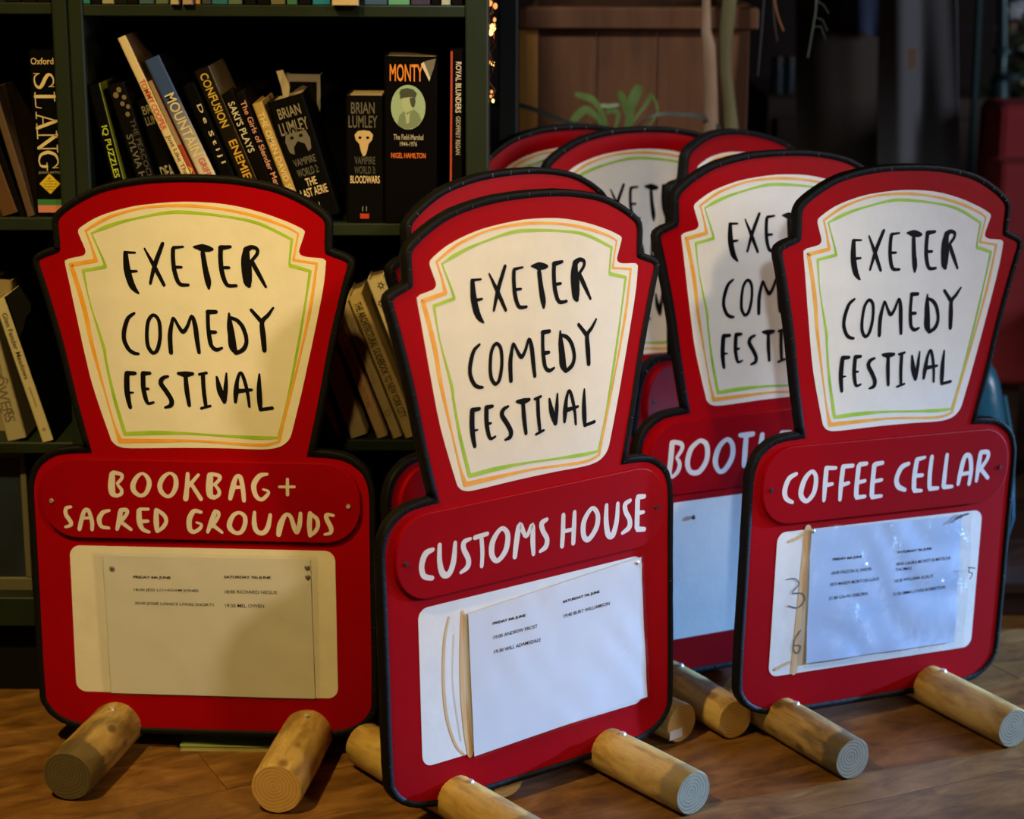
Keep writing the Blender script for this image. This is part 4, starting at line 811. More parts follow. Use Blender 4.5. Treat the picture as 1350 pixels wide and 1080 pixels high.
# framed dark blue picture on the bottom shelf, at the left edge
fr = empty('framed_picture', (at(-60, 780, YF + .02).x, YF + 0.03, 0.14)); tag(fr, 'dark blue picture in a pale grey frame on the bottom shelf at the left edge', 'picture')
fx = at(41, 740, YF + .03).x - fr.location.x
FRM = mat('pale_frame', (0.13, 0.12, 0.08), 0.6)
boxobj('frame_rail', (0, 0, 0), (fx, 0.012, 0.018), FRM, fr, 0.001); boxobj('frame_rail', (0, 0, 0.185), (fx, 0.012, 0.2), FRM, fr, 0.001)
boxobj('frame_rail', (0, 0, 0.018), (0.01, 0.012, 0.185), FRM, fr, 0.001); boxobj('frame_rail', (fx - 0.008, 0, 0.018), (fx, 0.012, 0.185), FRM, fr, 0.001)
boxobj('picture_panel', (0.01, 0.004, 0.018), (fx - 0.008, 0.011, 0.185), mat('night_blue_print', (0.008, 0.012, 0.022), 0.35, noise=(0.025, 0.04, 0.07), nscale=9), fr)


# ---------------------------------------------------------------- the bottle-label shaped signs
def offset_loop(P, d):
    n = len(P); out = []
    for i in range(n):
        a, b, c = P[i - 1], P[i], P[(i + 1) % n]
        e1 = Vector((b[0] - a[0], b[1] - a[1])).normalized(); e2 = Vector((c[0] - b[0], c[1] - b[1])).normalized()
        n1, n2 = Vector((e1.y, -e1.x)), Vector((e2.y, -e2.x))
        k = (n1 + n2); L = k.length
        k = k / L if L > 1e-6 else n1
        s = 1 / max(0.5, k.dot(n1))
        out.append((b[0] + k.x * d * s, b[1] + k.y * d * s))
    return out


half = [(x, y) for x, y in HALF]
_k = [i for i, p in enumerate(half) if p == (133.8, 346.8)][0]
half[_k:_k + 2] = [(132.6, 347.4)]            # neck corner, kept sharp
left = [(-x, y) for x, y in reversed(half[1:-1])]


def dense(P, step=9.0):
    out = []
    n = len(P)
    for i in range(n):
        a, b = P[i], P[(i + 1) % n]; L = math.hypot(b[0] - a[0], b[1] - a[1]); k = max(1, int(L / step))
        for j in range(k): out.append((a[0] + (b[0] - a[0]) * j / k, a[1] + (b[1] - a[1]) * j / k))
    return out


# softened outline: corners rounded by a spline, notch and neck corners kept crisp
OUT = []
_h = half + left                                # runs up the right side, over the top and down the left: counter-clockwise
_c = [i for i, p in enumerate(_h) if abs(abs(p[0]) - 132.6) < .01 and abs(p[1] - 347.4) < .01]
_a = _h[_c[0]:_c[1] + 1]; _b = _h[_c[1]:] + _h[:_c[0] + 1]
OUT = [q[:2] for q in catmull([(x, y, 0) for x, y in _a], 3)][:-1] + [q[:2] for q in catmull([(x, y, 0) for x, y in _b], 3)][:-1]
OUT = dense(OUT, 10)
RIM = 7.0
THK = 0.0095
MESH = {}


def sign_shared():
    bo = offset_loop(OUT, 1.5)
    # board
    bm = bmesh.new()
    fv = [bm.verts.new((x / 1000, 0, y / 1000)) for x, y in bo]; bv = [bm.verts.new((x / 1000, THK, y / 1000)) for x, y in bo]
    bm.faces.new(fv); bm.faces.new(list(reversed(bv)))
    for i in range(len(bo)):
        j = (i + 1) % len(bo); bm.faces.new((fv[j], fv[i], bv[i], bv[j]))
    bmesh.ops.recalc_face_normals(bm, faces=bm.faces)
    me = bpy.data.meshes.new('board'); bm.to_mesh(me); bm.free(); me.materials.append(RED); MESH['board'] = me
    # rubber strip, folded round the edge
    prof = [(0.0, -0.0002), (0.5, -0.0016), (RIM - .5, -0.0019), (RIM + 0.8, -0.0010), (RIM + 1.1, 0.001), (RIM + 1.1, THK - .001), (RIM + 1.2, THK + .0016), (0.4, THK + .0016), (0.0, THK + .0002)]
    rings = []
    bm = bmesh.new()
    for d, y in prof:
        L = offset_loop(OUT, d); rings.append([bm.verts.new((x / 1000 + random.uniform(-1, 1) * 2.5e-4 * (d > 1), y, z / 1000 + random.uniform(-1, 1) * 2.5e-4 * (d > 1))) for x, z in L])
    n = len(OUT)
    for a, b in zip(rings, rings[1:]):
        for i in range(n):
            j = (i + 1) % n; bm.faces.new((a[i], a[j], b[j], b[i]))
    bmesh.ops.recalc_face_normals(bm, faces=bm.faces)
    me = bpy.data.meshes.new('edge_strip'); bm.to_mesh(me); bm.free(); me.materials.append(RUBBER)
    me.polygons.foreach_set('use_smooth', [True] * len(me.polygons)); MESH['edge_strip'] = me


sign_shared()


def split(P, ks):
    return [P[a:b + 1] for a, b in zip(ks, ks[1:])]


def staples(seed):
    bm = bmesh.new(); r = random.Random(seed); n = len(OUT)
    a = offset_loop(OUT, 1.0); b = offset_loop(OUT, RIM - .5)
    for i in range(0, n, 2):
        if r.random() < 0.62: continue
        p, q = Vector(a[i]), Vector(b[i]); d = (q - p).normalized(); s = Vector((-d.y, d.x)) * 0.16
        k0 = r.uniform(0, .25); p2 = p + (q - p) * k0; q2 = p2 + d * r.uniform(3.0, 5.2)
        vs = []
        for y in (-0.0014, -0.0024):
            for w_ in (p2 - s, p2 + s, q2 + s, q2 - s): vs.append(bm.verts.new((w_.x / 1000, y, w_.y / 1000)))
        for f in ((0, 1, 2, 3), (4, 7, 6, 5), (0, 4, 5, 1), (1, 5, 6, 2), (2, 6, 7, 3), (3, 7, 4, 0)): bm.faces.new([vs[k] for k in f])
    bmesh.ops.recalc_face_normals(bm, faces=bm.faces)
    return bm


def log_foot(t, u, r, length_front, length_back, z0, skew, lmat, emat, inset=0.0):
    """a log through the board's foot, lying on the floor; local +x of the log points to the front"""
    n = 24; L = length_front + length_back
    bm = bmesh.new(); rr = random.Random(int(u * 1000) + int(r * 9e4))
    rings = []
    prof = [(-length_back, r * .93), (-length_back + .003, r), (-length_back * .5, r * 1.01), (0, r * .99), (length_front * .4, r * 1.01), (length_front * .8, r), (length_front - .003, r * .99), (length_front, r * .93)]
    for x, q in prof:
        rings.append([bm.verts.new((x, q * math.cos(2 * math.pi * k / n) * (1 + .012 * math.sin(k * 1.7 + x * 30)), q * math.sin(2 * math.pi * k / n) * (1 + .012 * math.cos(k * 1.3 + x * 20)))) for k in range(n)])
    for a, b in zip(rings, rings[1:]):
        for k in range(n): bm.faces.new((a[k], a[(k + 1) % n], b[(k + 1) % n], b[k]))
    f0 = bm.faces.new(rings[0]); f1 = bm.faces.new(rings[-1]); f0.material_index = 1; f1.material_index = 1
    bmesh.ops.recalc_face_normals(bm, faces=bm.faces)
    o = mesh_obj('log_foot', bm, [lmat, emat], None, smooth=True)
    o.parent = t
    # the sign's lean is undone for the log so that it lies flat
    return o


def sign(pose, label, name_strokes=None, screw=DARKSCREW, logs=(), seed=1, z0=0.036, panel=(-166, 41, 164.5, 229.5)):
    X, Y, yaw, lean, rl = pose
    t = empty('festival_sign', (X, Y, z0))
    r = Vector((math.cos(yaw), math.sin(yaw), 0)); back = Vector((-math.sin(yaw), math.cos(yaw), 0))
    u = math.cos(lean) * Vector((0, 0, 1)) + math.sin(lean) * back
    c, s = math.cos(rl), math.sin(rl)
    r2, u2 = c * r + s * u, -s * r + c * u
    nb = u2.cross(r2)      # pointing back
    M = Matrix((r2, nb, u2)).transposed()
    t.rotation_euler = M.to_euler()
    tag(t, label, 'sign', 'red label-shaped festival signs')
    for k in ('board', 'edge_strip'):
        link(bpy.data.objects.new(k, MESH[k]), t)
    if 'staples%d' % (seed % 3) not in MESH:
        bm = staples(seed % 3); me = bpy.data.meshes.new('staple'); bm.to_mesh(me); bm.free(); me.materials.append(STAPLE); MESH['staples%d' % (seed % 3)] = me
    so = link(bpy.data.objects.new('staple', MESH['staples%d' % (seed % 3)]), t); so['kind'] = 'stuff'
    if 'label' not in MESH:
        o = flat_poly('painted_label', [(x, y) for x, y in catmull([(a, b) for a, b in LABEL], 3, True)], 0.0005, -0.0005, WHITE, t); MESH['label'] = o.data
        o = strokes('orange_line', split(ORANGE_D[0], (0, 1, 3, 11, 12, 13, 17, 21, 27)), -0.0008, ORANGE_M, t, 5); MESH['orange'] = o.data
        o = strokes('green_line', split(GREEN_S[0], (0, 8, 10, 11, 15, 20, 26, 27, 29)), -0.0008, GREEN, t, 5); MESH['green'] = o.data
        o = strokes('lettering', FESTIVAL, -0.0010, BLACKP, t, 5); MESH['fest'] = o.data
    else:
        for nm, k in (('painted_label', 'label'), ('orange_line', 'orange'), ('green_line', 'green'), ('lettering', 'fest')):
            link(bpy.data.objects.new(nm, MESH[k]), t)
    flat_poly('white_panel', rrect(*panel, 13), 0.0005, -0.0006, WHITE, t)
    pl = flat_poly('name_plate', rrect(-196.5, 241, 197.5, 340, 44, 8), 0.0005, -0.006, PLATE, t, 0.0012)
    if name_strokes: strokes('name_lettering', name_strokes, -0.0063, NAMEWHITE, pl, 5)
    for x in (-184, 183):
        bm = bmesh.new(); bmesh.ops.create_cone(bm, cap_ends=True, segments=12, radius1=0.0032, radius2=0.0024, depth=0.0022, matrix=Matrix.Translation((x / 1000, -0.0068, 0.287)) @ Matrix.Rotation(R_(90), 4, 'X'))
        box(bm, (x / 1000 - .0022, -.0081, .2867), (x / 1000 + .0022, -.0077, .2873))
        mesh_obj('screw', bm, screw, pl, smooth=True)
    Mi = t.matrix_basis if False else None
    rotinv = M.to_4x4(); rotinv.translation = Vector((X, Y, z0)); inv = rotinv.inverted()
    for (lu, rad, lf, lb, skew, lm, em) in logs:
        o = log_foot(t, lu, rad, lf, lb, z0, skew, lm, em)
        base = Vector((X, Y, 0)) + r * lu + Vector((0, 0, rad))
        fr_ = Vector((math.sin(yaw + skew), -math.cos(yaw + skew), 0)); sd = Vector((-fr_.y, fr_.x, 0)); 
        W = Matrix((fr_, sd, Vector((0, 0, 1)))).transposed().to_4x4(); W.translation = base
        o.matrix_parent_inverse = Matrix.Identity(4); o.matrix_basis = inv @ W
        # screw driven in from above, beside the board
        bm = bmesh.new(); bmesh.ops.create_cone(bm, cap_ends=True, segments=10, radius1=0.0048, radius2=0.0036, depth=0.003, matrix=Matrix.Translation((0.022, 0.004, rad + 0.0008)))
        s_ = mesh_obj('screw', bm, SCREW, o)
    return t


ORANGE_M = MATS['orange_brush_paint']
GREEN_S = GREENLINE
POSES = dict(
    A=(-0.3767, 2.3868, -0.0911, 0.0436, 0.0107), B=(0.0324, 2.2713, 0.6521, 0.0402, -0.0022),
    C=(0.4684, 2.5096, 0.4994, 0.0242, -0.0517), D=(0.3445, 2.6483, 0.5115, 0.0291, -0.0271),
    B2=(0.017, 2.500, 0.74, 0.045, 0.0), G=(0.280, 2.85, 0.85, 0.04, -0.21), F=(0.185, 2.905, 0.56, 0.05, -0.035), E=(0.080, 2.935, 0.72, 0.03, -0.03))
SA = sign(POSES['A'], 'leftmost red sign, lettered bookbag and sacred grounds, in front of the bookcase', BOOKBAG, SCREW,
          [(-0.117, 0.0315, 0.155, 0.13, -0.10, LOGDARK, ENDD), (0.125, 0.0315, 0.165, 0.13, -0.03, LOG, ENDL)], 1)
SB = sign(POSES['B'], 'front middle red sign lettered customs house, a paper sheet on its lower panel', CUSTOMS, DARKSCREW,
          [(-0.120, 0.0275, 0.16, 0.195, 0.0, LOGRING, ENDG), (0.109, 0.0275, 0.155, 0.13, 0.0, LOGRING, ENDG)], 2)
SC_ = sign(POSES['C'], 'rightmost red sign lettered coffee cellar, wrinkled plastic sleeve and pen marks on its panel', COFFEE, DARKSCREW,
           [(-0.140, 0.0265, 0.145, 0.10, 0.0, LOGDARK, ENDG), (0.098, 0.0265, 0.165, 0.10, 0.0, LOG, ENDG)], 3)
SD = sign(POSES['D'], 'red sign whose plate begins with boot, half hidden behind the rightmost sign, empty bluish panel', BOOTLE, DARKSCREW,
          [(-0.155, 0.0265, 0.155, 0.06, 0.0, LOG, ENDL), (0.11, 0.0265, 0.06, 0.06, 0, LOG, ENDL)], 4)
SB2 = sign(POSES['B2'], 'red sign directly behind customs house sign, its rim doubling that one', [[(-128, 272, 9), (-122, 300, 11), (-112, 322, 9), (-102, 322, 9), (-97, 300, 10), (-94, 272, 9)], [(-122, 293, 7), (-98, 295, 6)]], DARKSCREW,
           [(-0.17, 0.0265, 0.165, 0.03, -0.04, LOG, ENDL), (0.10, 0.0265, 0.19, 0.06, -0.02, LOG, ENDL)], 5, z0=0.030)
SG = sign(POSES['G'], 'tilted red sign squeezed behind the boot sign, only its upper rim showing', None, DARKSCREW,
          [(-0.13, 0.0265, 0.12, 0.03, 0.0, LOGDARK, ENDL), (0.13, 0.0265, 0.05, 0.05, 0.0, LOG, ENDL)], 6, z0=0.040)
SF = sign(POSES['F'], 'red sign at the back with part of its white label and the letters xet showing', None, DARKSCREW,
          [(-0.13, 0.0265, 0.05, 0.05, 0.0, LOG, ENDL), (0.13, 0.0265, 0.05, 0.05, 0.0, LOG, ENDL)], 7)
SE = sign(POSES['E'], 'hindmost red sign, only its curved top left rim showing before the wooden box', None, DARKSCREW,
          [(-0.12, 0.0265, 0.03, 0.06, 0.0, LOG, ENDL), (0.13, 0.0265, 0.03, 0.06, 0.0, LOG, ENDL)], 8)


# ---- papers, sleeves, tape and pen marks
DEPTH = {}


def lay(bm, o, gap=0.00012):
    for v in bm.verts: v.co.y = DEPTH[o.name](v.co.x, v.co.z) - gap


def sheet(name, corners, z, material, parent, nx=26, ny=20, amp=0.0008, seed=0, cut=None):
    """gently wrinkled sheet between four corners (mm): TL, TR, BR, BL"""
    TL, TR, BR, BL = [Vector(c[:2]) for c in corners]
    r = random.Random(seed); ph = [(r.uniform(20, 75), r.uniform(20, 75), r.uniform(0, 6), r.uniform(.4, 1)) for _ in range(6)]
    depth = lambda x, y: z - abs(sum(a * math.sin(kx * x + ky * y + f + 1.3 * math.sin(ky * x * .6)) for kx, ky, f, a in ph) / 3 * amp)
    bm = bmesh.new(); g = []
    for j in range(ny + 1):
        row = []
        for i in range(nx + 1):
            u, v = i / nx, j / ny
            p = (TL * (1 - u) + TR * u) * (1 - v) + (BL * (1 - u) + BR * u) * v
            x, y = p.x / 1000, p.y / 1000
            row.append(bm.verts.new((x, depth(x, y), y)))
        g.append(row)
    for j in range(ny):
        for i in range(nx):
            bm.faces.new((g[j][i], g[j + 1][i], g[j + 1][i + 1], g[j][i + 1]))
    face_front(bm)
    o = mesh_obj(name, bm, material, parent, smooth=True); DEPTH[o.name] = depth
    return o


def print_lines(lines, z, parent, h=4.3):
    bm = bmesh.new()
    for t_, p, q, bold in lines:
        P, Q = Vector(p[:2]) / 1000, Vector(q[:2]) / 1000
        d = (Q - P); L = d.length; d.normalize(); n = Vector((-d.y, d.x))
        add_text(bm, t_, lambda x, y: Vector((P.x + d.x * x + n.x * y, z, P.y + d.y * x + n.y * y)), L, h / 1000 * (1.12 if "'" in t_ else 1), 0.035 if bold else 0.005)
    lay(bm, parent, 0.0003); face_front(bm)
    return mesh_obj('printed_text', bm, INK, parent)


def pin(t, x, y, c):
    bm = bmesh.new(); bmesh.ops.create_uvsphere(bm, u_segments=10, v_segments=6, radius=0.0032, matrix=Matrix.Translation((x / 1000, -0.003, y / 1000)) @ Matrix.Diagonal((1, .6, 1, 1)))
    return mesh_obj('drawing_pin', bm, c, t, smooth=True)


PINM = mat('dull_pin', (0.28, 0.26, 0.22), 0.3, metal=0.6)
pa = sheet('paper_sheet', [(-124, 218), (134, 219), (136, 40.5), (-121, 40.5)], -0.0016, PAPER, SA, amp=0.0013, seed=2)
print_lines(TXT_A, -0.0031, pa)
sheet('plastic_sleeve', [(-137, 221.5), (143, 223), (142, 39), (-131, 39)], -0.0036, PLASTIC, SA, amp=0.0013, seed=4)
pin(SA, -113, 202, PINM); pin(SA, 130, 209, PINM); pin(SA, 130.5, 197, PINM)
pb = sheet('paper_sheet', [(-99, 211), (160.5, 228), (169.5, 47), (-95, 37)], -0.0030, PAPER, SB, amp=0.0014, seed=7)
print_lines(TXT_B, -0.0052, pb)
sheet('plastic_sleeve', [(-104, 214), (163, 231), (171, 45), (-97, 35)], -0.0056, PLASTIC, SB, amp=0.0016, seed=9)
strokes('glue_stain', [[(-124, 212, 2.0), (-131, 185, 3.2), (-134, 140, 3.4), (-131, 95, 3.4), (-120, 58, 3), (-108, 42, 2.5)], [(-105, 214, 4), (-107, 170, 6), (-107, 120, 8), (-103, 70, 9), (-99, 40, 8)], [(-118, 190, .8), (-121, 130, .8), (-112, 60, .8)]], -0.0010, TAPE, SB)
pin(SB, 155, 222, SCREW)
pc = sheet('paper_sheet', [(-116, 229), (128, 226), (133, 52), (-110, 53)], -0.0020, mat('bluish_paper', (0.54, 0.66, 0.84), 0.5, noise=(0.49, 0.62, 0.80), nscale=20), SC_, amp=0.0018, seed=12)
print_lines(TXT_C, -0.0048, pc)
slv = sheet('plastic_sleeve', [(-119, 234), (142, 230), (146, 43), (-115, 47)], -0.0050, PLASTIC_WRINKLED, SC_, nx=60, ny=46, amp=0.0034, seed=13)
strokes('masking_tape', [[(-120, 231, 10), (-123, 140, 10), (-127, 44, 10)]], -0.0009, TAPE, SC_, smooth=False)
strokes('pen_marks', HAND_C[:2], -0.0013, PENCIL, SC_)
strokes('tape_scrap', HAND_C[4:6], -0.0013, TAPE, SC_)
bm = bmesh.new()
for q in HAND_C[2:4] + HAND_C[6:]: stroke(bm, q, 0)
lay(bm, slv, 0.0002); face_front(bm); mesh_obj('pen_marks', bm, PENCIL, SC_)
pin(SC_, -113, 227, SCREW); pin(SC_, 127, 225, SCREW)
pin(SD, -124, 207, mat('green_pin', (0.03, 0.06, 0.05), 0.4))
lb = boxobj('end_label', (0, -0.012, -0.014), (0.0008, 0.010, -0.002), PAPER, [c for c in SB2.children if c.name.startswith('log_foot')][1])
lb.location = (0.1903, -0.010, -0.004)

# ---------------------------------------------------------------- small green booklet on the floor
gb = empty('booklet', (-0.414, 2.392, 0)); tag(gb, 'thin green booklet lying flat on the floor beneath the leftmost sign', 'booklet')
gb.rotation_euler = (0, 0, R_(-1))
boxobj('cover', (0, 0, 0.006), (0.15, 0.075, 0.0075), mat('booklet_green', (0.22, 0.32, 0.07), 0.55, noise=(0.30, 0.40, 0.12), nscale=12), gb)
boxobj('pages', (0.001, 0.001, 0.0008), (0.149, 0.074, 0.006), mat('booklet_edge', (0.40, 0.30, 0.14), 0.7), gb)
boxobj('cover', (0, 0, 0), (0.15, 0.075, 0.0008), mat('booklet_green', (0, 0, 0)), gb)

# ---------------------------------------------------------------- wooden box planter behind the signs
CR1 = wood('crate_brown', (0.075, 0.026, 0.007), (0.115, 0.041, 0.011), (0.15, 0.058, 0.018), 0.55, (5, 5, 0.6), 5, 0.15)
CR2 = wood('crate_stile', (0.42, 0.18, 0.03), (0.50, 0.23, 0.04), (0.56, 0.28, 0.06), 0.5, (5, 5, 0.6), 5, 0.15)
cy = 3.25
x0, x1 = at(683, 100, cy).x, at(987, 100, cy).x
zt, zr = at(683, 9, cy).z, at(683, 38, cy).z
cr = empty('wooden_planter', (x0, cy, 0)); tag(cr, 'tall brown wooden box planter with a thick rim behind the signs', 'planter')
W = x1 - x0
seams = [at(px, 120, cy).x - x0 for px in (709, 787, 866, 962)]
xs = [0] + seams + [W]
for i in range(5):
    boxobj('board', (xs[i] + .0006, 0.004 if 0 < i < 4 else 0, 0), (xs[i + 1] - .0006, 0.02, zr), CR2 if i == 0 else CR1, cr, 0.001)
for xx in (0.001, W - 0.021): boxobj('side_board', (xx, 0.021, 0), (xx + 0.02, 0.34, zr), CR1, cr, 0.001)
boxobj('back_board', (0.022, 0.32, 0), (W - .022, 0.34, zr), CR1, cr)
boxobj('rim', (-0.001, -0.012, zr), (W + 0.012, 0.03, zt), CR1, cr, 0.003); boxobj('rim', (-0.001, 0.31, zr), (W + 0.012, 0.35, zt), CR1, cr, 0.003)
boxobj('rim', (-0.001, 0.0305, zr), (0.03, 0.3095, zt), CR1, cr, 0.003); boxobj('rim', (W - 0.03, 0.0305, zr), (W + 0.012, 0.3095, zt), CR1, cr, 0.003)
boxobj('soil', (0.022, 0.021, zr - 0.08), (W - 0.022, 0.319, zr - 0.01), mat('dark_soil', (0.012, 0.009, 0.007), 0.95, bump=1, bscale=80), cr)

# dark post between bookcase and planter
po = boxobj('dark_post', (at(657, 60, 3.1).x, 3.1, 0), (at(682.5, 60, 3.1).x, 3.16, 1.6), mat('post_dark_green', (0.010, 0.014, 0.011), 0.6), None, 0.002)
tag(po, 'upright black green post between the bookcase and the wooden planter', 'post')

# fairy lights beside the bookcase
flt = empty('fairy_lights', (at(648, 60, 2.72).x, 2.72, 0.70)); tag(flt, 'string of warm fairy lights on copper wire hanging beside the bookcase upright', 'fairy lights')
bm = bmesh.new(); r = random.Random(2)
tube(bm, [(0.005 * math.sin(k * 1.9), 0.006 * math.cos(k * 2.3), 0.08 + k * 0.011) for k in range(50)], 0.0011, 5)
tube(bm, [(0.006 * math.sin(k * 2.7 + 1), 0.005 * math.cos(k * 1.3), 0.09 + k * 0.012) for k in range(45)], 0.0011, 5)
mesh_obj('copper_wire', bm, mat('copper_wire', (0.45, 0.20, 0.10), 0.3, metal=1.0), flt, smooth=True)
GLOW = mat('fairy_glow', (1, .6, .2), emis=(1.0, 0.55, 0.14), estr=5)
GLOW2 = mat('fairy_dim_glow', (.6, .3, .1), emis=(1.0, 0.42, 0.12), estr=1.1)
for (px, py, rr_, g) in ((650, 36, .0038, GLOW), (647, 43, .003, GLOW), (652, 26, .0022, GLOW2), (650, 84, .0024, GLOW), (645, 82, .0018, GLOW2), (646, 4, .0032, GLOW2), (653, 8, .003, GLOW2), (648, 121, .0018, GLOW2), (650, 133, .0018, GLOW), (647, 127, .0016, GLOW2)):
    p = at(px, py, 2.72) - flt.location
    bm = bmesh.new(); bmesh.ops.create_uvsphere(bm, u_segments=10, v_segments=8, radius=rr_, matrix=Matrix.Translation(p) @ Matrix.Diagonal((1, 1, 1.35, 1)))
    mesh_obj('bulb', bm, g, flt, smooth=True)

# ---------------------------------------------------------------- plants
BARK1 = mat('tan_bark', (0.20, 0.115, 0.06), 0.8, noise=(0.27, 0.17, 0.10), bump=0.6, bscale=60, nscale=30, stretch=(1, 1, .3))
BARK2 = mat('olive_bark', (0.085, 0.07, 0.022), 0.8, noise=(0.14, 0.115, 0.04), bump=0.6, bscale=60, nscale=30, stretch=(1, 1, .3))
POT = mat('clay_pot', (0.20, 0.085, 0.05), 0.8, noise=(0.25, 0.11, 0.065), bump=0.3)
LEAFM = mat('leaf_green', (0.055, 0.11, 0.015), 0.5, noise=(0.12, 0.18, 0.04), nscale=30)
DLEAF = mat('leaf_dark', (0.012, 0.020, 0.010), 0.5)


def pot(parent, r, h, z=0.0, y=0.0, x=0.0):
    bm = bmesh.new(); n = 20; rings = []
    for q, zz in ((r * .72, 0), (r * .95, h * .85), (r * 1.06, h * .85), (r * 1.06, h), (r * .95, h), (r * .92, h * .86)):
        rings.append([bm.verts.new((x + q * math.cos(2 * math.pi * k / n), y + q * math.sin(2 * math.pi * k / n), z + zz)) for k in range(n)])
    for a, b in zip(rings, rings[1:]):
        for k in range(n): bm.faces.new((a[k], a[(k + 1) % n], b[(k + 1) % n], b[k]))
    bm.faces.new(rings[0]); f = bm.faces.new(rings[-1]); f.material_index = 1
    bmesh.ops.recalc_face_normals(bm, faces=bm.faces)
    mesh_obj('pot', bm, [POT, mat('dark_soil', (0, 0, 0))], parent, smooth=True)


ty = 3.155
base = Vector((at(948, 180, ty).x, ty, 0))
tr = empty('potted_tree', base); tag(tr, 'potted tree with two thin bare trunks in front of the wooden planter', 'plant')
pot(tr, 0.06, 0.14)
loc = lambda px, py, dy=0: at(px, py, ty + dy) - base
bm = bmesh.new(); tube(bm, [(-.008, 0, .12), loc(942, 260), loc(938, 190), loc(937, 120), loc(935, 60), loc(931, 40), loc(931, 0), loc(930, -60), loc(925, -240)], [.014, .013, .0125, .011, .0105, .008, .0065, .006, .005], 10); mesh_obj('trunk', bm, BARK1, tr, True)
bm = bmesh.new(); tube(bm, [(.010, 0, .12), loc(968, 260), loc(966, 190), loc(961, 130), loc(957, 90), loc(958, 40), loc(962, 0), loc(964, -60), loc(972, -240)], [.014, .014, .0125, .0095, .0095, .011, .011, .009, .006], 10); mesh_obj('trunk', bm, BARK2, tr, True)


def blade(bm, pts, wmax, mi=0):
    P = [Vector(p) for p in pts]; P = [Vector(q) for q in catmull([tuple(p) for p in P], 4)]
    n = len(P); L, Rr = [], []
    for i, p in enumerate(P):
        d = (P[min(i + 1, n - 1)] - P[max(i - 1, 0)]).normalized(); s = d.cross(Vector((0, -1, 0.25))).normalized()
        ww = wmax * math.sin(math.pi * min(1, .12 + .88 * (1 - i / (n - 1)) ** .7)) / 2 + .0003
        L.append(bm.verts.new(p + s * ww)); Rr.append(bm.verts.new(p - s * ww + Vector((0, ww * .3, 0))))
    for i in range(n - 1):
        f = bm.faces.new((L[i], Rr[i], Rr[i + 1], L[i + 1])); f.material_index = mi


sy = 3.165
sp0 = Vector((at(800, 170, sy).x, sy, 0))
spd = empty('spider_plant', sp0); tag(spd, 'small strappy green plant whose leaves rise above the signs before the wooden planter', 'plant')
zb_ = at(800, 172, sy).z - 0.05
bm = bmesh.new(); tube(bm, [(0, 0, 0), (0, 0, zb_ - .09)], .008, 8); box(bm, (-.05, -.05, 0), (.05, .05, .012)); box(bm, (-.05, -.05, zb_ - .1), (.05, .05, zb_ - .09)); mesh_obj('stand', bm, DARKSCREW, spd)
pot(spd, 0.045, 0.09, z=zb_ - .09)
l2 = lambda px, py, dy=0: at(px, py, sy + dy) - sp0
root = Vector((0, 0, zb_ - .01))
for pts, wv in (([(800, 168), (785, 135), (772, 128), (758, 124)], .010), ([(795, 168), (775, 145), (762, 152), (753, 162)], .012), ([(800, 168), (790, 142), (805, 140), (816, 138)], .006),
                ([(828, 165), (832, 140), (838, 125), (843, 112)], .016), ([(826, 165), (824, 140), (820, 128), (816, 120)], .010), ([(832, 165), (850, 140), (856, 130), (858, 122)], .006), ([(860, 160), (866, 140), (862, 130), (858, 124)], .004), ([(812, 166), (815, 150), (806, 145), (800, 150)], .008)):
    bm = bmesh.new(); blade(bm, [root] + [l2(*p) for p in pts], wv); mesh_obj('leaf', bm, LEAFM, spd, True)
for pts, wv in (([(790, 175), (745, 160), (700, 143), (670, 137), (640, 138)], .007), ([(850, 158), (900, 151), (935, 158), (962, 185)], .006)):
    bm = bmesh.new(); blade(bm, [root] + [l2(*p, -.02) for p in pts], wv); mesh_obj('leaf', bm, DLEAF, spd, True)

# ---------------------------------------------------------------- clothes hanging in the dark
def cloth(name, label, pxl, pxr, pyt, pyb, Y, material, folds, amp, parent=None, seed=0, flare=0.0, curve=None, cat='coat'):
    bm = bmesh.new(); nx, ny = 60, 24; g = []
    r = random.Random(seed); ph = [r.uniform(0, 6) for _ in range(4)]
    for j in range(ny + 1):
        v = j / ny; row = []
        for i in range(nx + 1):
            u = i / nx
            px = pxl + (pxr - pxl) * u + flare * (u - .5) * v
            py = pyt + (pyb - pyt) * v
            if curve: py += curve(u, v)
            d = amp * (math.sin(u * folds * 6.28 + ph[0] + v * .7) + .5 * math.sin(u * folds * 11 + ph[1] - v * 1.1)) * (.5 + .5 * v)
            p = at(px, py, Y); row.append(bm.verts.new(p + Vector((0, d, 0))))
        g.append(row)
    for j in range(ny):
        for i in range(nx): bm.faces.new((g[j][i], g[j + 1][i], g[j + 1][i + 1], g[j][i + 1]))
    face_front(bm)
    bmesh.ops.solidify(bm, geom=bm.faces[:], thickness=-0.004)
    o = mesh_obj(name, bm, material, parent, smooth=True)
    if label: tag(o, label, cat)
    return o


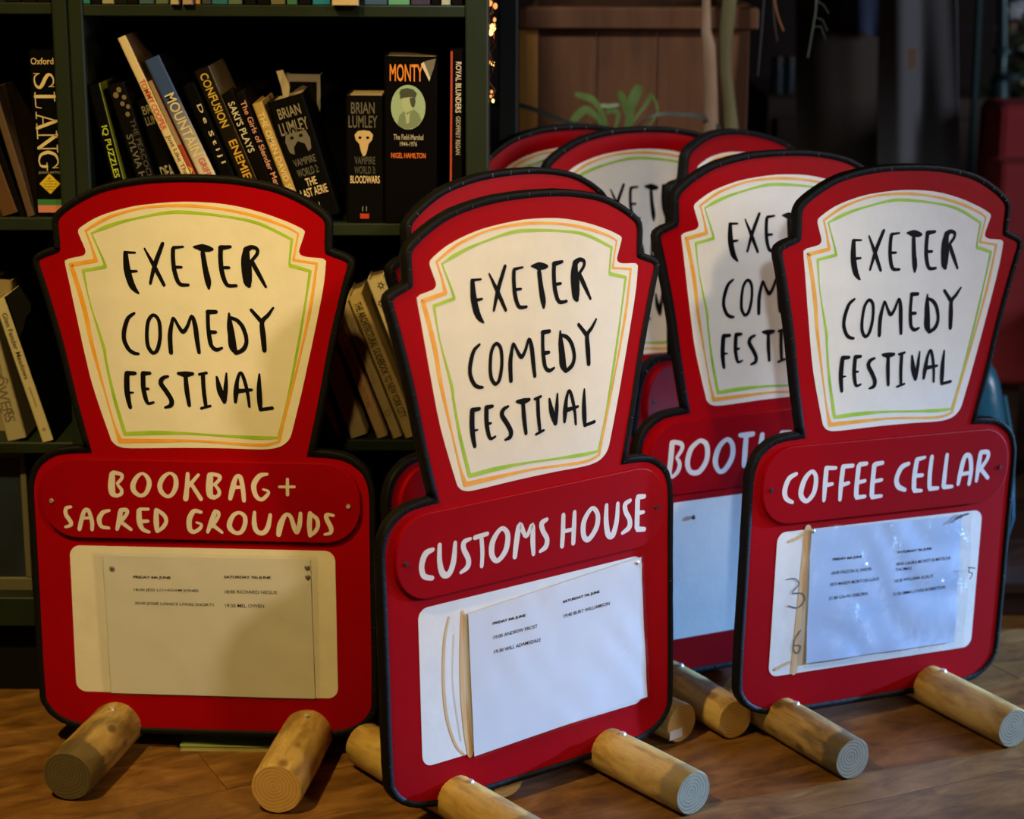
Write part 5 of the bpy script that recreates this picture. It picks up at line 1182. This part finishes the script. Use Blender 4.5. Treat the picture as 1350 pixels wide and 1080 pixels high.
COAT = mat('black_wool', (0.035, 0.028, 0.020), 0.95, bump=0.3, bscale=300)
CARD = mat('grey_blue_knit', (0.075, 0.080, 0.088), 0.9, bump=0.5, bscale=250)
DEN = mat('navy_cloth', (0.022, 0.040, 0.085), 0.9, bump=0.3, bscale=250)
ct = empty('dark_coat', (at(1120, 100, 3.75).x, 3.75, 0.45)); tag(ct, 'long black brown coat hanging in the dark behind the boot sign', 'coat', 'clothes hanging at the back')
for o in (cloth('coat_body', None, 1050, 1210, -120, 330, 3.75, COAT, 1.4, .020, seed=3, flare=-10), cloth('coat_fold', None, 1110, 1212, -60, 20, 3.70, DEN, 1.1, .014, seed=5, curve=lambda u, v: v * 26 * math.sin(u * 3.14) + (1 - u) * 6)):
    o.parent = ct; o.matrix_parent_inverse = Matrix.Translation(-ct.location)
cd = empty('grey_cardigan', (at(1235, 100, 3.6).x, 3.6, 0.45)); tag(cd, 'grey blue cardigan hanging in long folds with a small brown label', 'cardigan', 'clothes hanging at the back')
o = cloth('cardigan_body', None, 1163, 1260, -120, 300, 3.6, CARD, 1.15, .020, seed=9, flare=10); o.parent = cd; o.matrix_parent_inverse = Matrix.Translation(-cd.location)
o = boxobj('sewn_label', at(1192, 90, 3.58), at(1208, 64, 3.58) + Vector((0, .003, 0)), mat('brown_label', (0.16, 0.09, 0.05), 0.8), None); o.parent = cd; o.matrix_parent_inverse = Matrix.Translation(-cd.location)
rail = empty('coat_rail', (at(1160, -100, 3.68).x, 3.68, 1.12)); tag(rail, 'dark metal clothes rail above the hanging coats', 'clothes rail')
bm = bmesh.new(); tube(bm, [(-.35, 0, 0), (.35, 0, 0)], .011, 10); mesh_obj('bar', bm, DARKSCREW, rail, True)
for s in (-.34, .34):
    bm = bmesh.new(); tube(bm, [(s, 0, -1.12 + (.055 if s + rail.location.x > .53 else 0)), (s, 0, 0)], .011, 10); mesh_obj('upright', bm, DARKSCREW, rail, True)

# dried stems reaching down from above
for (pts, rr_, c, nm) in (([(972, -235), (1000, -220), (1014, -80), (1022, 5), (1033, 41)], .0022, (0.30, 0.10, 0.03), 'orange'), ([(972, -235), (1040, -240), (1072, -80), (1076, 0), (1072, 35), (1065, 76)], .0018, (0.10, 0.13, 0.09), 'pale grey green'),
                          ([(972, -235), (1000, -200), (1010, -70), (1005, 30), (999, 100)], .0018, (0.035, 0.035, 0.045), 'dark grey'), ([(972, -235), (1008, -230), (1018, -80), (1020, 15), (1025, 55)], .0018, (0.05, 0.025, 0.02), 'dark brown')):
    bm = bmesh.new(); P = [at(*p, 3.17) - base for p in pts]; P = [Vector(q) for q in catmull([tuple(p) for p in P], 5)]
    tube(bm, P, [rr_ * (1 - .6 * i / len(P)) for i in range(len(P))], 6)
    if nm.startswith('pale'):
        for k, a in enumerate((15, 18, 20)):
            p = P[a]; tube(bm, [p, p + Vector((.012, 0, -.008 + k * .004)), p + Vector((.02, 0, -.02))], .0006, 4)
    mesh_obj('drooping_stem', bm, mat('stem_' + nm, c, 0.7), tr, True)['label'] = 'thin %s dried stem' % nm

# ---------------------------------------------------------------- right side: armchair, bag, lantern, foliage
REDF = mat('red_upholstery', (0.20, 0.010, 0.014), 0.85, noise=(0.26, 0.014, 0.020), bump=0.3, bscale=200, nscale=14)
ax = at(1306, 180, 3.55).x
ac = empty('red_armchair', (ax, 3.42, 0.055)); tag(ac, 'dull red upholstered armchair at the right edge behind the rightmost sign', 'armchair')
zz = at(1320, 140, 3.5).z - 0.055
boxobj('backrest', (0, 0.10, 0.20), (0.62, 0.24, zz), REDF, ac, 0.02, 3)
zs = at(1300, 215, 3.42).z - 0.055
boxobj('armrest', (-0.015, 0.0, 0.17), (0.09, 0.098, zs), REDF, ac, 0.015, 3)
boxobj('seat', (0.0905, -0.30, 0.17), (0.56, 0.098, 0.33), REDF, ac, 0.02, 3)
boxobj('armrest', (0.5605, -0.3, 0.17), (0.65, 0.098, zs), REDF, ac, 0.015, 3)
for lx in (0.02, 0.56):
    for ly in (0.02, 0.19): boxobj('leg', (lx, ly, 0), (lx + .03, ly + .03, 0.20), STEP, ac)
# dark cupboard behind the coats
cb = empty('dark_cupboard', (at(1010, 150, 4.1).x, 4.1, 0)); tag(cb, 'low dark brown cupboard far back beneath the coats', 'cupboard')
cw = at(1300, 150, 4.1).x - cb.location.x; ch = at(1100, 128, 4.1).z
boxobj('body', (0, 0, 0.056), (cw, 0.4, ch), mat('cupboard_brown', (0.035, 0.018, 0.012), 0.6), cb, 0.004)
boxobj('door', (0.02, -0.012, 0.1), (cw / 2 - .005, -0.0005, ch - .04), mat('cupboard_brown', (0, 0, 0)), cb, 0.003); boxobj('door', (cw / 2 + .005, -0.012, 0.1), (cw - .02, -0.0005, ch - .04), mat('cupboard_brown', (0, 0, 0)), cb, 0.003)
for k, px in enumerate((1031, 1047)):
    p = at(px, 120, 4.12); g = empty('glass_jar', (p.x, 4.2, ch)); tag(g, 'small bluish glass jar on the dark cupboard, %s of the pair' % ('left' if k == 0 else 'right'), 'jar', 'jars on the cupboard')
    bm = bmesh.new(); bmesh.ops.create_cone(bm, cap_ends=True, segments=16, radius1=.014, radius2=.012, depth=.06, matrix=Matrix.Translation((0, 0, .03))); mesh_obj('body', bm, mat('blue_glass', (0.010, 0.022, 0.028), 0.15), g, True)
    bm = bmesh.new(); bmesh.ops.create_cone(bm, cap_ends=True, segments=16, radius1=.012, radius2=.012, depth=.01, matrix=Matrix.Translation((0, 0, .066))); mesh_obj('lid', bm, DARKSCREW, g, True)

# teal padded bag leaning behind the rightmost sign
TEAL = mat('teal_nylon', (0.010, 0.095, 0.17), 0.32, noise=(0.015, 0.13, 0.22), bump=0.8, bscale=28, nscale=10)
by = 2.99
bg = empty('teal_bag', (at(1290, 740, by).x, by, 0.055)); tag(bg, 'shiny teal blue padded bag standing on the step behind the rightmost sign', 'bag')
bm = bmesh.new()
prof = [(1262, 1325, 738), (1250, 1333, 725), (1245, 1337, 690), (1244, 1338, 640), (1246, 1337, 590), (1250, 1334, 550), (1256, 1328, 515), (1266, 1322, 497), (1275, 1312, 488)]
rings = []
for (a, b_, py) in prof:
    pa_, pb_ = at(a, py, by) - bg.location, at(b_, py, by) - bg.location
    c = (pa_ + pb_) / 2; hw = (pb_ - pa_).x / 2; dd = .055 * (hw / .05) ** .7
    rings.append([bm.verts.new((c.x + hw * math.copysign(abs(math.cos(t)) ** .7, math.cos(t)), .06 + dd * math.copysign(abs(math.sin(t)) ** .7, math.sin(t)), c.z - (at(1290, 740, by).z - .055))) for t in [2 * math.pi * k / 28 for k in range(28)]])
for a, b_ in zip(rings, rings[1:]):
    for k in range(28): bm.faces.new((a[k], a[(k + 1) % 28], b_[(k + 1) % 28], b_[k]))
bm.faces.new(rings[0]); bm.faces.new(rings[-1]); bmesh.ops.recalc_face_normals(bm, faces=bm.faces)
o = mesh_obj('body', bm, TEAL, bg, True)
zl = lambda px, py: at(px, py, by) - bg.location - Vector((0, 0, at(1290, 740, by).z - .055))
bm = bmesh.new(); tube(bm, [zl(1252, 500) + Vector((0, .07, 0)), zl(1262, 455) + Vector((0, .07, 0)), zl(1278, 440) + Vector((0, .07, 0)), zl(1296, 455) + Vector((0, .07, 0)), zl(1312, 500) + Vector((0, .07, 0))], .012, 8); mesh_obj('handle', bm, TEAL, bg, True)
bm = bmesh.new(); tube(bm, [zl(1322, 520) + Vector((0, -.01, 0)), zl(1331, 580) + Vector((0, -.015, 0)), zl(1331, 680) + Vector((0, -.015, 0)), zl(1318, 725) + Vector((0, -.01, 0))], .004, 6); mesh_obj('piping', bm, TEAL, bg, True)

# teal lantern stand far right
TM = mat('teal_metal', (0.035, 0.075, 0.085), 0.35, metal=0.5)
ly_ = 4.3
ln = empty('candle_stand', (at(1318, 140, ly_).x, ly_, 0.055)); tag(ln, 'teal grey metal candle stand far back at the top right corner', 'candle stand')
l3 = lambda px, py: at(px, py, ly_) - ln.location
bm = bmesh.new(); tube(bm, [l3(1318, 560) * 1, l3(1319, 104), l3(1320, 96), l3(1322, 70), l3(1322, 66), l3(1322, 62), l3(1322, -60)], [.02, .02, .012, .012, .02, .012, .012], 12); mesh_obj('pole', bm, TM, ln, True)
bm = bmesh.new(); p = l3(1330, 100); bmesh.ops.create_cone(bm, cap_ends=True, segments=20, radius1=.035, radius2=.03, depth=.012, matrix=Matrix.Translation(p)); mesh_obj('drip_tray', bm, TM, ln, True)
bm = bmesh.new(); p = l3(1322, 67); bmesh.ops.create_cone(bm, cap_ends=True, segments=20, radius1=.022, radius2=.02, depth=.008, matrix=Matrix.Translation(p)); mesh_obj('ring', bm, TM, ln, True)
bm = bmesh.new(); box(bm, (-.06, -.06, 0), (.06, .06, .02), .004); mesh_obj('foot', bm, TM, ln)
p = at(1296, 60, 4.0); bm = bmesh.new(); tube(bm, [(at(1290, 200, 4.0).x, 4.05, 0.055), (p.x, 4.05, p.z), (at(1299, -50, 4.0).x, 4.05, 1.1)], .007, 8)
tag(mesh_obj('metal_pole', bm, TM, None, True), 'thin dim metal pole standing left of the candle stand', 'pole')
# leafy plant at the far right
lp = empty('leafy_plant', (at(1362, 120, 4.5).x, 4.5, 0.055)); tag(lp, 'dark leafy plant with pale flowers at the top right corner', 'plant')
pot(lp, .12, .25); r = random.Random(4)
bm = bmesh.new(); tube(bm, [(0, 0, .2), (.01, 0, .6), (-.01, .01, 1.0)], .012, 8); mesh_obj('stem', bm, BARK2, lp, True)
bm = bmesh.new()
for k in range(260):
    c = Vector((r.gauss(0, .055), r.gauss(0, .06), r.uniform(.45, 1.05))); d = Vector((r.gauss(0, 1), r.gauss(0, 1), r.gauss(0, .7))).normalized() * r.uniform(.018, .032); s = d.cross(Vector((r.random(), 1, r.random()))).normalized() * d.length * .4
    vs = [bm.verts.new(c - d), bm.verts.new(c + s), bm.verts.new(c + d), bm.verts.new(c - s)]; bm.faces.new(vs)
o = mesh_obj('foliage', bm, mat('bush_green', (0.03, 0.06, 0.02), 0.5, noise=(0.05, 0.08, 0.02), nscale=9), lp); o['kind'] = 'stuff'
for (px, py, c, rr_) in ((1340, 14, (0.5, 0.55, 0.6), .02), (1346, 8, (0.45, 0.5, 0.55), .016), (1336, 35, (0.35, 0.18, 0.12), .009), (1349, 108, (0.45, 0.4, 0.25), .008)):
    q = at(px, py, 4.38) - lp.location; bm = bmesh.new()
    for a in range(6):
        t = a * math.pi / 3; vs = [bm.verts.new(q + Vector((0, -.004, 0))), bm.verts.new(q + Vector((math.cos(t - .4) * rr_ * .7, 0, math.sin(t - .4) * rr_ * .7))), bm.verts.new(q + Vector((math.cos(t) * rr_, .002, math.sin(t) * rr_))), bm.verts.new(q + Vector((math.cos(t + .4) * rr_ * .7, 0, math.sin(t + .4) * rr_ * .7)))]; bm.faces.new(vs)
    face_front(bm); mesh_obj('flower', bm, mat('flower_%d' % px, c, 0.6), lp)
